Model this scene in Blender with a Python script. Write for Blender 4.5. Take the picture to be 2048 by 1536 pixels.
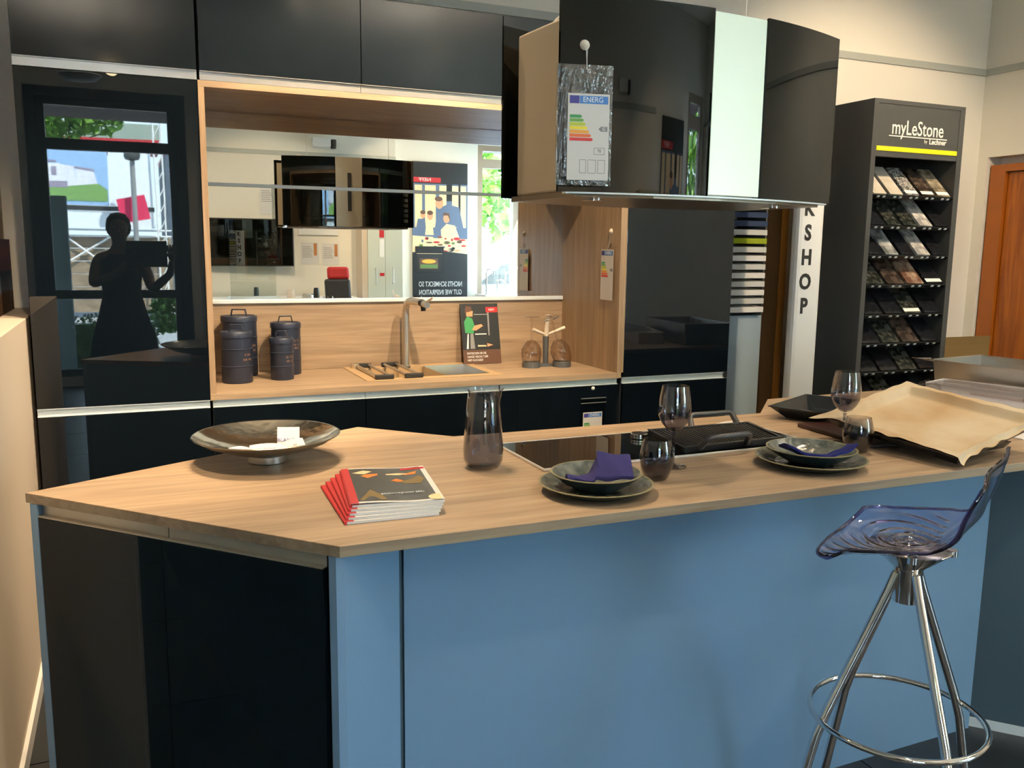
import bpy, math, random
from mathutils import Vector, Matrix
random.seed(7)
S = bpy.context.scene
for o in list(bpy.data.objects): bpy.data.objects.remove(o)
COL = S.collection
R = math.radians
# ---------------- camera ----------------
CH = 1.474
cam = bpy.data.cameras.new('camera'); camo = bpy.data.objects.new('camera', cam); COL.objects.link(camo)
cam.sensor_fit = 'HORIZONTAL'; cam.sensor_width = 36.0; cam.lens = 1743.2/2048*36.0
cam.clip_start = .02; cam.clip_end = 200
yaw, pit, rol = .41225, .15338, .01157
fw = Vector((math.sin(yaw)*math.cos(pit), math.cos(yaw)*math.cos(pit), -math.sin(pit)))
r0 = Vector((math.cos(yaw), -math.sin(yaw), 0)); u0 = r0.cross(fw)
rr = math.cos(rol)*r0 + math.sin(rol)*u0; uu = -math.sin(rol)*r0 + math.cos(rol)*u0
mw = Matrix((rr, uu, -fw)).transposed().to_4x4(); mw.translation = Vector((0, 0, CH)); camo.matrix_world = mw
S.camera = camo
# ---------------- world, sun, exposure ----------------
S.view_settings.view_transform = 'Standard'; S.view_settings.look = 'None'
S.view_settings.gamma = 1.0; S.view_settings.use_curve_mapping = False
S.view_settings.exposure = 0.62
W = bpy.data.worlds.new('sky'); S.world = W; W.use_nodes = True
nt = W.node_tree; bg = nt.nodes['Background']
tc = nt.nodes.new('ShaderNodeTexCoord'); sx = nt.nodes.new('ShaderNodeSeparateXYZ'); cr = nt.nodes.new('ShaderNodeValToRGB')
nt.links.new(tc.outputs['Generated'], sx.inputs[0]); nt.links.new(sx.outputs['Z'], cr.inputs[0])
cr.color_ramp.elements[0].position = 0.0; cr.color_ramp.elements[0].color = (.74, .88, 1, 1)
cr.color_ramp.elements[1].position = .7; cr.color_ramp.elements[1].color = (.42, .66, 1, 1)
nt.links.new(cr.outputs[0], bg.inputs[0]); bg.inputs[1].default_value = 17.0
sun = bpy.data.lights.new('sun', 'SUN'); sun.energy = 55; sun.angle = R(.6); sun.color = (1, .95, .86)
suno = bpy.data.objects.new('sun', sun); COL.objects.link(suno)
suno.rotation_euler = Vector((-.35, -.55, -.85)).to_track_quat('-Z', 'Y').to_euler()
try:
    S.cycles.transparent_max_bounces = 24; S.cycles.max_bounces = 10; S.cycles.caustics_reflective = False; S.cycles.caustics_refractive = False
    S.cycles.sample_clamp_indirect = 6
except Exception: pass

# ---------------- helpers ----------------
ORG = {}
class MB:
    def __init__(s, M=None): s.v = []; s.f = []; s.m = []; s.M = M or Matrix()
    def add(s, vs, fs, mi=0):
        n = len(s.v); s.v += [s.M @ Vector(p) for p in vs]
        s.f += [tuple(i+n for i in f) for f in fs]; s.m += [mi]*len(fs); return s
    def box(s, x0, x1, y0, y1, z0, z1, mi=0):
        return s.add([(x0,y0,z0),(x1,y0,z0),(x1,y1,z0),(x0,y1,z0),(x0,y0,z1),(x1,y0,z1),(x1,y1,z1),(x0,y1,z1)],
              [(0,3,2,1),(4,5,6,7),(0,1,5,4),(1,2,6,5),(2,3,7,6),(3,0,4,7)], mi)
    def prism(s, P, z0, z1, mi=0):
        n = len(P)
        return s.add([(x,y,z0) for x,y in P]+[(x,y,z1) for x,y in P],
              [tuple(range(n))[::-1], tuple(range(n,2*n))]+[(i,(i+1)%n,(i+1)%n+n,i+n) for i in range(n)], mi)
    def lathe(s, prof, c=(0,0,0), n=32, mi=0, close=True):
        vs = []; fs = []; k = len(prof)
        for i in range(n):
            a = 2*math.pi*i/n
            for r, z in prof: vs.append((c[0]+r*math.cos(a), c[1]+r*math.sin(a), c[2]+z))
        for i in range(n):
            j = (i+1) % n
            for q in range(k-1): fs.append((i*k+q, j*k+q, j*k+q+1, i*k+q+1))
        if close:
            fs.append(tuple(i*k for i in range(n))[::-1]); fs.append(tuple(i*k+k-1 for i in range(n)))
        return s.add(vs, fs, mi)
    def cyl(s, c, r, h, n=24, mi=0): return s.lathe([(r,0),(r,h)], c, n, mi)
    def tube(s, pts, r, n=10, mi=0, closed=False):
        pts = [Vector(p) for p in pts]; L = len(pts); rs = r if isinstance(r, (list, tuple)) else [r]*L
        vs = []; fs = []; up = None
        for i, p in enumerate(pts):
            a = pts[(i-1) % L] if (closed or i) else p; b = pts[(i+1) % L] if (closed or i < L-1) else p
            t = (b-a).normalized()
            if up is None:
                up = Vector((0,0,1)) if abs(t.z) < .9 else Vector((1,0,0))
            x = t.cross(up).normalized(); y = x.cross(t).normalized(); up = y
            for k in range(n):
                g = 2*math.pi*k/n; vs.append(p+x*rs[i]*math.cos(g)+y*rs[i]*math.sin(g))
        for i in range(L if closed else L-1):
            j = (i+1) % L
            for k in range(n):
                q = (k+1) % n; fs.append((i*n+k, i*n+q, j*n+q, j*n+k))
        if not closed: fs.append(tuple(range(n))[::-1]); fs.append(tuple((L-1)*n+k for k in range(n)))
        return s.add(vs, fs, mi)
    def grid(s, fn, nu, nv, th=0.0, mi=0):
        vs = [fn(i/nu, j/nv) for i in range(nu+1) for j in range(nv+1)]
        idx = lambda i, j: i*(nv+1)+j
        fs = [(idx(i,j), idx(i+1,j), idx(i+1,j+1), idx(i,j+1)) for i in range(nu) for j in range(nv)]
        if th:
            N = len(vs); vs += [tuple(Vector(p)-Vector((0,0,th))) for p in vs]
            fs += [tuple(q+N for q in f)[::-1] for f in fs]
            ring = [idx(i,0) for i in range(nu)]+[idx(nu,j) for j in range(nv)]+[idx(i,nv) for i in range(nu,0,-1)]+[idx(0,j) for j in range(nv,0,-1)]
            for a, b in zip(ring, ring[1:]+ring[:1]): fs.append((b, a, a+N, b+N))
        return s.add(vs, fs, mi)
    def poly(s, pts, mi=0): return s.add(pts, [tuple(range(len(pts)))], mi)
    def build(s, name, mats, parent=None, smooth=None, at=None, bevel=0, sub=0):
        org = Vector(at) if at is not None else Vector((0,0,0))
        if parent is not None: org = ORG[parent.name]
        me = bpy.data.meshes.new(name); me.from_pydata([tuple(p-org) for p in s.v], [], s.f)
        if not isinstance(mats, (list, tuple)): mats = [mats]
        for m in mats: me.materials.append(m)
        me.polygons.foreach_set('material_index', s.m); me.update()
        o = bpy.data.objects.new(name, me); COL.objects.link(o)
        if parent is not None: o.parent = parent; ORG[o.name] = org
        else: o.location = org; ORG[o.name] = org
        if smooth is not None:
            me.polygons.foreach_set('use_smooth', [True]*len(me.polygons))
            try: me.set_sharp_from_angle(angle=R(smooth))
            except Exception: pass
        if bevel:
            b = o.modifiers.new('bevel', 'BEVEL'); b.width = bevel; b.segments = 2; b.limit_method = 'ANGLE'
        if sub:
            b = o.modifiers.new('sub', 'SUBSURF'); b.levels = sub; b.render_levels = sub
        return o
def thing(name, loc, label, cat, group=None):
    o = bpy.data.objects.new(name, None); COL.objects.link(o); o.location = loc; ORG[o.name] = Vector(loc)
    o.empty_display_size = .1
    return tag(o, label, cat, group)
def tag(o, label, cat, group=None):
    o['label'] = label; o['category'] = cat
    if group: o['group'] = group
    return o
def struct(o): o['kind'] = 'structure'; return o
def frame(o, x, y):
    x = Vector(x).normalized(); y = Vector(y).normalized(); z = x.cross(y).normalized(); y = z.cross(x)
    m = Matrix((x, y, z)).transposed().to_4x4(); m.translation = Vector(o); return m
def text(body, size, M, mat, parent, name='lettering', sxx=1.0, align='CENTER', ext=.0004, off=0, shear=0, sp=1.0):
    c = bpy.data.curves.new(name, 'FONT'); c.body = body; c.size = size; c.align_x = align; c.align_y = 'CENTER'
    c.extrude = ext; c.offset = off; c.shear = shear; c.resolution_u = 3; c.space_character = sp
    t = bpy.data.objects.new('tmp', c); COL.objects.link(t)
    dg = bpy.context.evaluated_depsgraph_get(); me = bpy.data.meshes.new_from_object(t.evaluated_get(dg))
    bpy.data.objects.remove(t)
    me.transform(Matrix.Diagonal((sxx, 1, 1, 1))); me.transform(M)
    org = ORG[parent.name]; me.transform(Matrix.Translation(-org)); me.materials.clear(); me.materials.append(mat); me.name = name
    o = bpy.data.objects.new(name, me); COL.objects.link(o); o.parent = parent; ORG[o.name] = org
    return o
def dup(root, loc, label=None, group=None, rz=None):
    r = root.copy(); COL.objects.link(r); r.location = loc; ORG[r.name] = Vector(loc)
    if rz is not None: r.rotation_euler.z = rz
    if label: r['label'] = label
    if group: r['group'] = group
    for ch in list(root.children):
        c = ch.copy(); COL.objects.link(c); c.parent = r; ORG[c.name] = Vector(loc)
        for g in list(ch.children):
            d = g.copy(); COL.objects.link(d); d.parent = c; ORG[d.name] = Vector(loc)
    return r

# ---------------- materials ----------------
def srgb(r, g, b):
    f = lambda c: (c/255/12.92) if c/255 <= .04045 else ((c/255+.055)/1.055)**2.4
    return (f(r), f(g), f(b))
def mat(name, c, rough=.5, metal=0.0, spec=.5, emit=None, es=1.0, coat=0.0):
    m = bpy.data.materials.new(name); m.use_nodes = True; p = m.node_tree.nodes['Principled BSDF']
    p.inputs['Base Color'].default_value = (*c, 1); p.inputs['Roughness'].default_value = rough
    p.inputs['Metallic'].default_value = metal; p.inputs['Specular IOR Level'].default_value = spec
    p.inputs['Coat Weight'].default_value = coat; p.inputs['Coat Roughness'].default_value = .03
    if emit: p.inputs['Emission Color'].default_value = (*emit, 1); p.inputs['Emission Strength'].default_value = es
    return m
def noisy(m, scale=(1,1,1), ns=5, c0=None, c1=None, detail=4, bump=0, bscale=None, p0=.35, p1=.65, dist=0, coords='Object'):
    n = m.node_tree; p = n.nodes['Principled BSDF']; L = n.links
    t = n.nodes.new('ShaderNodeTexCoord'); mp = n.nodes.new('ShaderNodeMapping'); mp.inputs['Scale'].default_value = scale
    L.new(t.outputs[coords], mp.inputs[0]); x = n.nodes.new('ShaderNodeTexNoise'); x.inputs['Scale'].default_value = ns
    x.inputs['Detail'].default_value = detail; x.inputs['Distortion'].default_value = dist; L.new(mp.outputs[0], x.inputs['Vector'])
    if c0:
        r = n.nodes.new('ShaderNodeValToRGB'); r.color_ramp.elements[0].position = p0; r.color_ramp.elements[1].position = p1
        r.color_ramp.elements[0].color = (*c0, 1); r.color_ramp.elements[1].color = (*c1, 1)
        L.new(x.outputs['Fac'], r.inputs[0]); L.new(r.outputs[0], p.inputs['Base Color'])
    if bump:
        y = x
        if bscale:
            y = n.nodes.new('ShaderNodeTexNoise'); y.inputs['Scale'].default_value = bscale; y.inputs['Detail'].default_value = 1; L.new(t.outputs[coords], y.inputs['Vector'])
        b = n.nodes.new('ShaderNodeBump'); b.inputs['Strength'].default_value = bump; b.inputs['Distance'].default_value = .01
        L.new(y.outputs['Fac'], b.inputs['Height']); L.new(b.outputs[0], p.inputs['Normal'])
    return m
def wood(name, axis='X', tone=(1,1,1), rough=.42):
    m = mat(name, (.4,.27,.16), rough, spec=.45); n = m.node_tree; p = n.nodes['Principled BSDF']; L = n.links
    t = n.nodes.new('ShaderNodeTexCoord')
    def nz(sc, s, d, dist):
        mp = n.nodes.new('ShaderNodeMapping'); mp.inputs['Scale'].default_value = sc; L.new(t.outputs['Object'], mp.inputs[0])
        x = n.nodes.new('ShaderNodeTexNoise'); x.inputs['Scale'].default_value = s; x.inputs['Detail'].default_value = d; x.inputs['Distortion'].default_value = dist
        L.new(mp.outputs[0], x.inputs['Vector']); return x
    s1 = {'X': (.9,16,16), 'Z': (16,16,.9), 'Y': (16,.9,16)}[axis]; s2 = {'X': (.35,5,5), 'Z': (5,5,.35), 'Y': (5,.35,5)}[axis]
    a = nz(s1, 3.2, 6, .8); b = nz(s2, 2.0, 3, 1.2)
    ra = n.nodes.new('ShaderNodeValToRGB'); e = ra.color_ramp.elements
    e[0].position = .28; e[0].color = (.30*tone[0], .205*tone[1], .125*tone[2], 1); e[1].position = .72; e[1].color = (.47*tone[0], .345*tone[1], .222*tone[2], 1)
    k = e.new(.5); k.color = (.40*tone[0], .283*tone[1], .176*tone[2], 1)
    L.new(a.outputs['Fac'], ra.inputs[0])
    rb = n.nodes.new('ShaderNodeValToRGB'); rb.color_ramp.elements[0].position = .3; rb.color_ramp.elements[0].color = (.84,.84,.86,1)
    rb.color_ramp.elements[1].position = .66; rb.color_ramp.elements[1].color = (1.08,1.07,1.06,1); L.new(b.outputs['Fac'], rb.inputs[0])
    mx = n.nodes.new('ShaderNodeMix'); mx.data_type = 'RGBA'; mx.blend_type = 'MULTIPLY'; mx.inputs[0].default_value = 1
    L.new(ra.outputs[0], mx.inputs[6]); L.new(rb.outputs[0], mx.inputs[7]); L.new(mx.outputs[2], p.inputs['Base Color'])
    bp = n.nodes.new('ShaderNodeBump'); bp.inputs['Strength'].default_value = .12; bp.inputs['Distance'].default_value = .002
    L.new(a.outputs['Fac'], bp.inputs['Height']); L.new(bp.outputs[0], p.inputs['Normal'])
    return m
def thin(name, tint, tint2=None, z0=0, z1=1, rough=0.0, ior=1.45, refl=1.0, bump=0, tintz=None):
    """thin clear sheet: tinted see-through with fresnel gloss"""
    m = bpy.data.materials.new(name); m.use_nodes = True; n = m.node_tree; L = n.links; n.nodes.clear()
    o = n.nodes.new('ShaderNodeOutputMaterial'); mx = n.nodes.new('ShaderNodeMixShader'); tr = n.nodes.new('ShaderNodeBsdfTransparent')
    gl = n.nodes.new('ShaderNodeBsdfGlossy'); gl.inputs['Roughness'].default_value = rough; fr = n.nodes.new('ShaderNodeFresnel'); fr.inputs['IOR'].default_value = ior
    ge = n.nodes.new('ShaderNodeNewGeometry'); mi_ = n.nodes.new('ShaderNodeMix'); mi_.data_type = 'FLOAT'; mi_.inputs[2].default_value = ior; mi_.inputs[3].default_value = 1/ior
    L.new(ge.outputs['Backfacing'], mi_.inputs[0]); L.new(mi_.outputs[0], fr.inputs['IOR'])
    tr.inputs[0].default_value = (*tint, 1)
    if tint2:
        t = n.nodes.new('ShaderNodeTexCoord'); s = n.nodes.new('ShaderNodeSeparateXYZ'); mr = n.nodes.new('ShaderNodeMapRange'); r = n.nodes.new('ShaderNodeMix'); r.data_type = 'RGBA'
        mr.inputs[1].default_value = z0; mr.inputs[2].default_value = z1
        L.new(t.outputs['Object'], s.inputs[0]); L.new(s.outputs['Z'], mr.inputs[0]); L.new(mr.outputs[0], r.inputs[0])
        r.inputs[6].default_value = (*tint, 1); r.inputs[7].default_value = (*tint2, 1); L.new(r.outputs[2], tr.inputs[0])
    mm = n.nodes.new('ShaderNodeMath'); mm.operation = 'MULTIPLY'; mm.inputs[1].default_value = refl; mm.use_clamp = True
    L.new(fr.outputs[0], mm.inputs[0]); L.new(mm.outputs[0], mx.inputs[0]); L.new(tr.outputs[0], mx.inputs[1]); L.new(gl.outputs[0], mx.inputs[2]); L.new(mx.outputs[0], o.inputs[0])
    if bump:
        nz = n.nodes.new('ShaderNodeTexNoise'); nz.inputs['Scale'].default_value = 9; b = n.nodes.new('ShaderNodeBump'); b.inputs['Strength'].default_value = bump; b.inputs['Distance'].default_value = .01
        L.new(nz.outputs['Fac'], b.inputs['Height']); L.new(b.outputs[0], gl.inputs['Normal']); L.new(b.outputs[0], fr.inputs['Normal'])
    return m
oak = wood('light_oak_along_x', 'X', (.97,.99,1.03)); oake = wood('oak_daylit_edge', 'X', (.70,.76,.84)); oakz = wood('light_oak_upright', 'Z', (.90,.88,.86)); oakn = wood('oak_splash', 'X', (.94,.95,.98))
navy = mat('gloss_navy', (.0035,.0065,.0105), .012, spec=.62); noisy(navy, ns=5, bump=.02, bscale=2.6, detail=1)
navyc = mat('gloss_navy_island', (.005,.0105,.0155), .03, spec=.24)
navyu = mat('gloss_navy_upper', (.007,.011,.016), .12, spec=.45)
blue = mat('matt_blue_laminate', (.165,.285,.44), .42, spec=.4)
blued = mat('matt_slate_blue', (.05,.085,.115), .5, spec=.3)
alu = mat('brushed_aluminium', (.72,.80,.84), .45, .2); alu2 = mat('satin_aluminium', (.42,.41,.39), .30, .9); alup = mat('grip_rail_champagne', (.50,.46,.40), .35, .8)
steel = mat('satin_steel', (.74,.70,.63), .30, .9); chrome = mat('chrome', (.78,.76,.74), .05, 1.0); steelb = mat('brushed_steel', (.62,.60,.56), .33, .95)
black = mat('black_gloss_glass', (.002,.0025,.002), .012, spec=.55); blk = mat('matt_black', (.012,.012,.013), .45); blkr = mat('black_rubber', (.02,.02,.02), .6)
dgrey = mat('dark_grey_lacquer', (.050,.053,.053), .45); dgrey2 = mat('grey_plastic', (.09,.10,.105), .5)
white = mat('white_paint', (.80,.80,.78), .6); paper = mat('white_paper', (.68,.67,.65), .7); offw = mat('warm_white', (.72,.66,.55), .5)
wallm = mat('cream_wall', (.80,.77,.68), .85); noisy(wallm, ns=60, bump=.06)
walll = mat('beige_wall', (.66,.56,.45), .8); ceilm = mat('ceiling_white', (.78,.75,.68), .9); bandm = mat('grey_band', (.42,.44,.40), .6)
hoodm = mat('champagne_metal', (.42,.37,.29), .35, .6)
red = mat('print_red', srgb(185,40,45), .5); yel = mat('print_yellow', srgb(235,215,20), .5); wht = mat('print_white', (.85,.85,.82), .5)
prb = mat('print_blue', srgb(70,130,200), .5); prn = mat('print_navy', srgb(60,60,140), .5); prk = mat('print_black', (.02,.02,.02), .5)
g1 = mat('print_green_a', srgb(60,150,90), .5); g2 = mat('print_green_b', srgb(110,170,80), .5); g3 = mat('print_green_c', srgb(190,205,60), .5)
g4 = mat('print_yellow_b', srgb(240,220,50), .5); g5 = mat('print_orange', srgb(235,165,60), .5); g6 = mat('print_orange_b', srgb(225,110,60), .5); g7 = mat('print_red_b', srgb(210,60,60), .5)
prg = mat('print_grey', (.25,.25,.25), .5); prskin = mat('print_skin', srgb(215,150,110), .6); prdk = mat('print_dark', (.018,.02,.022), .4); prcl = mat('print_denim', srgb(90,105,130), .6)
prgreen = mat('print_foliage', srgb(90,120,60), .6); prbr = mat('print_brown', srgb(95,65,50), .6); prcream = mat('print_cream', srgb(235,205,160), .6)
LABELM = [paper, prb, prn, g1, g2, g3, g4, g5, g6, g7, prk, prg]

# ================= SETTING =================
floorm = mat('slate_grout', (.07,.07,.07), .8)
f = struct(MB().box(-4.2,5.3,-3.4,4.3,-.12,-.006).build('floor', floorm))
tilem = noisy(mat('slate_tile', (.02,.023,.027), .38, spec=.5), ns=6, c0=(.014,.017,.020), c1=(.026,.029,.033), bump=.05)
tl = None
for i in range(12):
    for j in range(9):
        x0 = -3.0+.7*i; y0 = -3.1+.8*j+.15
        if x0 > 4.9 or x0 < -2.4 and y0 > 2: continue
        if tl is None:
            tl = MB().box(.003,.697,.003,.797,-.006,0).build('tile', tilem, f); t_ = tl
        else:
            t_ = tl.copy(); COL.objects.link(t_); t_.parent = f
        t_.location = (x0, y0, 0)
YB = 4.12
struct(MB().box(-3.4,5.3,YB,YB+.2,0,3.5).build('wall_back', wallm))
# right wall: orange door opening y 2.95..4.04, window y -2.5..0.6
rw = MB()
X5 = 5.08
rw.box(X5,X5+.25,-3.3,-3.02,0,3.5); rw.box(X5,X5+.25,-3.02,-1.55,0,.5); rw.box(X5,X5+.25,-3.02,-1.55,2.9,3.5); rw.box(X5,X5+.25,-1.55,3.0,0,3.5)
rw.box(X5,X5+.25,3.0,4.05,2.09,3.5); rw.box(X5,X5+.25,4.05,4.12,0,3.5)
struct(rw.build('wall_right', wallm))
# left wall, the shallow wall with a ledge beside the tall cabinet
struct(MB().box(-3.4,-3.2,-3.3,YB,0,3.5).build('wall_left', wallm))
struct(MB().box(-.62,-.46,2.55,YB,0,3.5).build('wall_side', walll))
wl = struct(MB().box(-.46,-.345,2.0,YB,0,1.212).build('wall_low', walll, bevel=.002))
MB().box(-.345,-.333,2.0,3.50,0,.055).build('skirting', paper, wl)
# front wall with openings
WF = -3.14; fwm = MB()
ops = [(-.78,.52,.10,2.93),(4.39,5.0,.55,2.86)]
x = -3.4
for a, b, z0, z1 in ops:
    fwm.box(x,a,WF-.3,WF,0,3.5); fwm.box(a,b,WF-.3,WF,0,z0); fwm.box(a,b,WF-.3,WF,z1,3.5); x = b
fwm.box(x,5.33,WF-.3,WF,0,3.5)
struct(fwm.build('wall_front', wallm))
struct(MB().box(.75,3.21,WF,WF+.12,0,3.5).build('wall_pier', wallm))
struct(MB().box(-3.4,5.33,-3.44,4.32,3.5,3.6).build('ceiling', ceilm))
struct(MB().box(-.46,5.08,YB-.012,YB,2.6,2.64).build('trim_1', bandm))
struct(MB().box(X5-.012,X5,-3.14,YB-.012,2.6,2.64).build('trim_2', bandm))
struct(MB().box(.75,3.21,WF+.12,WF+.132,2.58,2.63).build('trim_3', bandm))
# windows
darkfr = mat('anthracite_frame', (.02,.02,.021), .35); glass = thin('window_glass', (.93,.97,.95), ior=1.35)
brfr = mat('brown_frame', (.30,.22,.15), .5)
def window(name, x0, x1, z0, z1, bars, fm, vb=()):
    w = MB(); y0, y1 = WF-.09, WF-.01; t = .075
    w.box(x0,x0+t,y0,y1,z0,z1); w.box(x1-t,x1,y0,y1,z0,z1); w.box(x0+t,x1-t,y0,y1,z0,z0+t); w.box(x0+t,x1-t,y0,y1,z1-t,z1)
    for a, b in bars: w.box(x0+t,x1-t,y0,y1,a,b)
    for a, b in vb: w.box(a,b,y0,y1,z0+t,z1-t)
    o = struct(w.build(name, fm))
    zs = [z0+t]+[q for ab in bars for q in ab]+[z1-t]
    for a, b in zip(zs[::2], zs[1::2]): MB().box(x0+t,x1-t,WF-.052,WF-.047,a,b).build('pane', glass, o)
    return o
window('window_1', -.78, .52, .10, 2.93, [(.91,1.0),(2.42,2.53)], darkfr)
window('window_2', 4.39, 5.0, .55, 2.86, [(2.56,2.68)], brfr)
# dark inner surround of the tall window, as in the reflection
sf = MB(); sf.box(-.88,-.78,WF-.09,WF+.02,0,3.03); sf.box(.52,.62,WF-.09,WF+.02,0,3.03); sf.box(-.78,.52,WF-.09,WF+.02,2.93,3.03)
struct(sf.build('trim_4', darkfr))
w4 = MB(); 
for a, b in ((-3.02,-2.94),(-1.63,-1.55)): w4.box(X5+.05,X5+.13,a,b,.5,2.9)
w4.box(X5+.05,X5+.13,-3.02,-1.55,.5,.57); w4.box(X5+.05,X5+.13,-3.02,-1.55,2.83,2.9); w4.box(X5+.05,X5+.13,-3.02,-1.55,2.4,2.48)
w4 = struct(w4.build('window_3', darkfr))
for a, b in ((-2.94,-1.63),):
    for c, d in ((.57,2.4),(2.48,2.83)): MB().box(X5+.085,X5+.09,a,b,c,d).build('pane', glass, w4)
# orange door
doorm = noisy(mat('orange_wood', srgb(150,72,12), .35), (6,6,.5), 4, srgb(140,72,6), srgb(176,98,16), dist=1)
frm = mat('orange_frame', srgb(160,88,22), .4)
dd = MB(); dd.box(X5+.02,X5+.12,3.93,4.035,0,2.04); dd.box(X5+.02,X5+.12,3.02,3.12,0,2.04); dd.box(X5+.02,X5+.12,3.12,3.93,1.995,2.04)
dd = struct(dd.build('door_1', frm))
MB().box(X5+.045,X5+.085,3.125,3.925,.005,1.99).build('door_leaf', doorm, dd)
h = MB(); h.cyl((X5+.03,3.22,1.02), .026, .012); h.tube([(X5+.045,3.22,1.04),(X5-.01,3.22,1.04),(X5-.015,3.24,1.04),(X5-.015,3.34,1.04)], .008); h.build('door_handle', steel, dd, 40)
struct(MB().box(X5+.12,X5+.2,2.95,4.08,0,2.09).build('wall_corridor', wallm))

# ================= BACK RUN =================
X0, YF, YM = .27, 3.495, 4.07
def door(x0, x1, z0, z1, root, m=navy, name='door', y=YF):
    return MB().box(x0+.0015,x1-.0015,y,y+.019,z0,z1).build(name, m, root, bevel=.0012)
def rail(x0, x1, z0, z1, root, m=alu, y=YF):
    b = MB(); b.box(x0+.001,x1-.001,y+.012,y+.018,z0,z1); b.box(x0+.001,x1-.001,y+.001,y+.012,z1-.0025,z1); b.box(x0+.001,x1-.001,y+.001,y+.012,z0,z0+.0025)
    return b.build('handle_rail', m, root)
bodym = mat('cabinet_carcass', (.05,.065,.08), .5)
t = thing('tall_cabinet', (-.03,3.8,0), 'glossy navy tall cabinet at the left, mirroring the shop window', 'cabinet')
MB().box(-.33,.262,YF+.02,YB-.004,.0,2.43).build('carcass', bodym, t)
door(-.33,.262,.10,.855,t); door(-.33,.262,.887,2.07,t); door(-.33,.262,2.107,2.43,t,navyu)
rail(-.33,.262,.856,.886,t); rail(-.33,.262,2.072,2.106,t,alu2)
MB().box(-.33,.262,YF+.05,YF+.06,0,.10).build('plinth', bodym, t)
for i, (xa, lab) in enumerate(((X0,'dark wall cabinet over the canisters, left of the row'), (X0+.6,'dark wall cabinet in the middle of the row above the mirror'), (X0+1.2,'dark wall cabinet partly behind the curved extractor hood'))):
    t = thing('wall_cabinet', (xa+.3,3.8,2.09), lab, 'cabinet', 'wall cabinets above the mirrored niche')
    MB().box(xa+.001,xa+.599,YF+.02,YB-.02,2.075,2.428).build('carcass', bodym, t)
    door(xa,xa+.6,2.107,2.43,t,navyu); rail(xa,xa+.6,2.073,2.106,t,alu2)
for i, (xa, lab) in enumerate(((X0,'navy base cabinet below the canisters, next to the tall cabinet'), (X0+.6,'navy base cabinet below the sink'), (X0+1.2,'navy dishwasher front with an energy label under the worktop'))):
    t = thing('base_cabinet', (xa+.3,3.8,0), lab, 'cabinet', 'base cabinets under the back worktop')
    if i == 1: cb = MB().box(xa+.001,xa+.599,YF+.02,YB-.02,.1,.70)
    else: cb = MB().box(xa+.001,xa+.599,YF+.02,YB-.02,.1,.70)
    cb.box(xa+.001,xa+.599,YF+.02,YF+.035,.70,.884)
    cb.build('carcass', bodym, t)
    door(xa+(.006 if i == 2 else 0),xa+.6,.10,.855,t); rail(xa+(.006 if i == 2 else 0),xa+.6,.856,.885,t)
    MB().box(xa,xa+.6,YF+.05,YF+.06,0,.10).build('plinth', bodym, t)
    if i == 2: MB().cyl((1.937,YF-.003,.862), .004, .001).build('indicator', wht, t)
t = thing('tall_cabinet', (2.39,3.8,0), 'glossy navy tall cabinet to the right of the wooden niche', 'cabinet')
MB().box(2.095,2.693,YF+.02,YB-.004,0,2.43).build('carcass', bodym, t)
door(2.095,2.693,.10,.855,t); door(2.095,2.693,.887,2.07,t); door(2.095,2.693,2.107,2.43,t,navyu)
rail(2.095,2.675,.856,.886,t); rail(2.095,2.693,2.072,2.106,t,alu2)
MB().box(2.675,2.693,YF+.002,YF+.018,.857,.885).build('end_cap', blk, t)
# back worktop with sink cut-out
ZT = .91
b = MB(); b.box(.284,.915,YF-.002,YM,.885,ZT); b.box(.915,1.525,YF-.002,3.62,.885,ZT); b.box(.915,1.525,4.055,YM,.885,ZT); b.box(1.525,2.059,YF-.002,YM,.885,ZT)
b.box(.262,.284,YF-.004,YF+.03,.885,ZT)
b.box(2.059,2.082,YF-.004,YF+.02,.885,ZT)
tag(b.build('back_worktop', oak, at=(1.17,3.8,.885)), 'light oak worktop along the mirrored niche, holding sink and canisters', 'worktop')
# niche lining
t = thing('niche_surround', (1.17,3.8,.9), 'light oak lining around the mirrored niche', 'niche lining')
MB().box(.2625,.2840,YF-.003,YM+.02,ZT+.0005,2.048).build('side_panel', oakz, t)
MB().box(2.060,2.0935,YF-.003,YM+.02,ZT+.0005,2.048).build('side_panel', oakz, t)
MB().box(.2625,2.0935,YF-.003,YM+.02,2.0485,2.0715).build('top_panel', oakn, t)
MB().box(.284,2.060,YM,YM+.02,ZT+.001,1.219).build('splashback', oakn, t)
mirm = mat('mirror', (.86,.88,.85), .0, 1.0)
t = thing('mirror_panel', (1.17,YM,1.22), 'two-part mirror with thin aluminium rails filling the niche', 'mirror')
MB().box(.285,2.059,YM,YM+.006,1.238,1.733).build('mirror', mirm, t); MB().box(.285,2.059,YM,YM+.006,1.744,2.047).build('mirror', mirm, t)
MB().box(.285,2.059,YM-.012,YM+.004,1.219,1.238).build('rail', alu, t, bevel=.003); MB().box(.285,2.059,YM-.008,YM+.004,1.731,1.746).build('rail', alu, t, bevel=.002)

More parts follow.
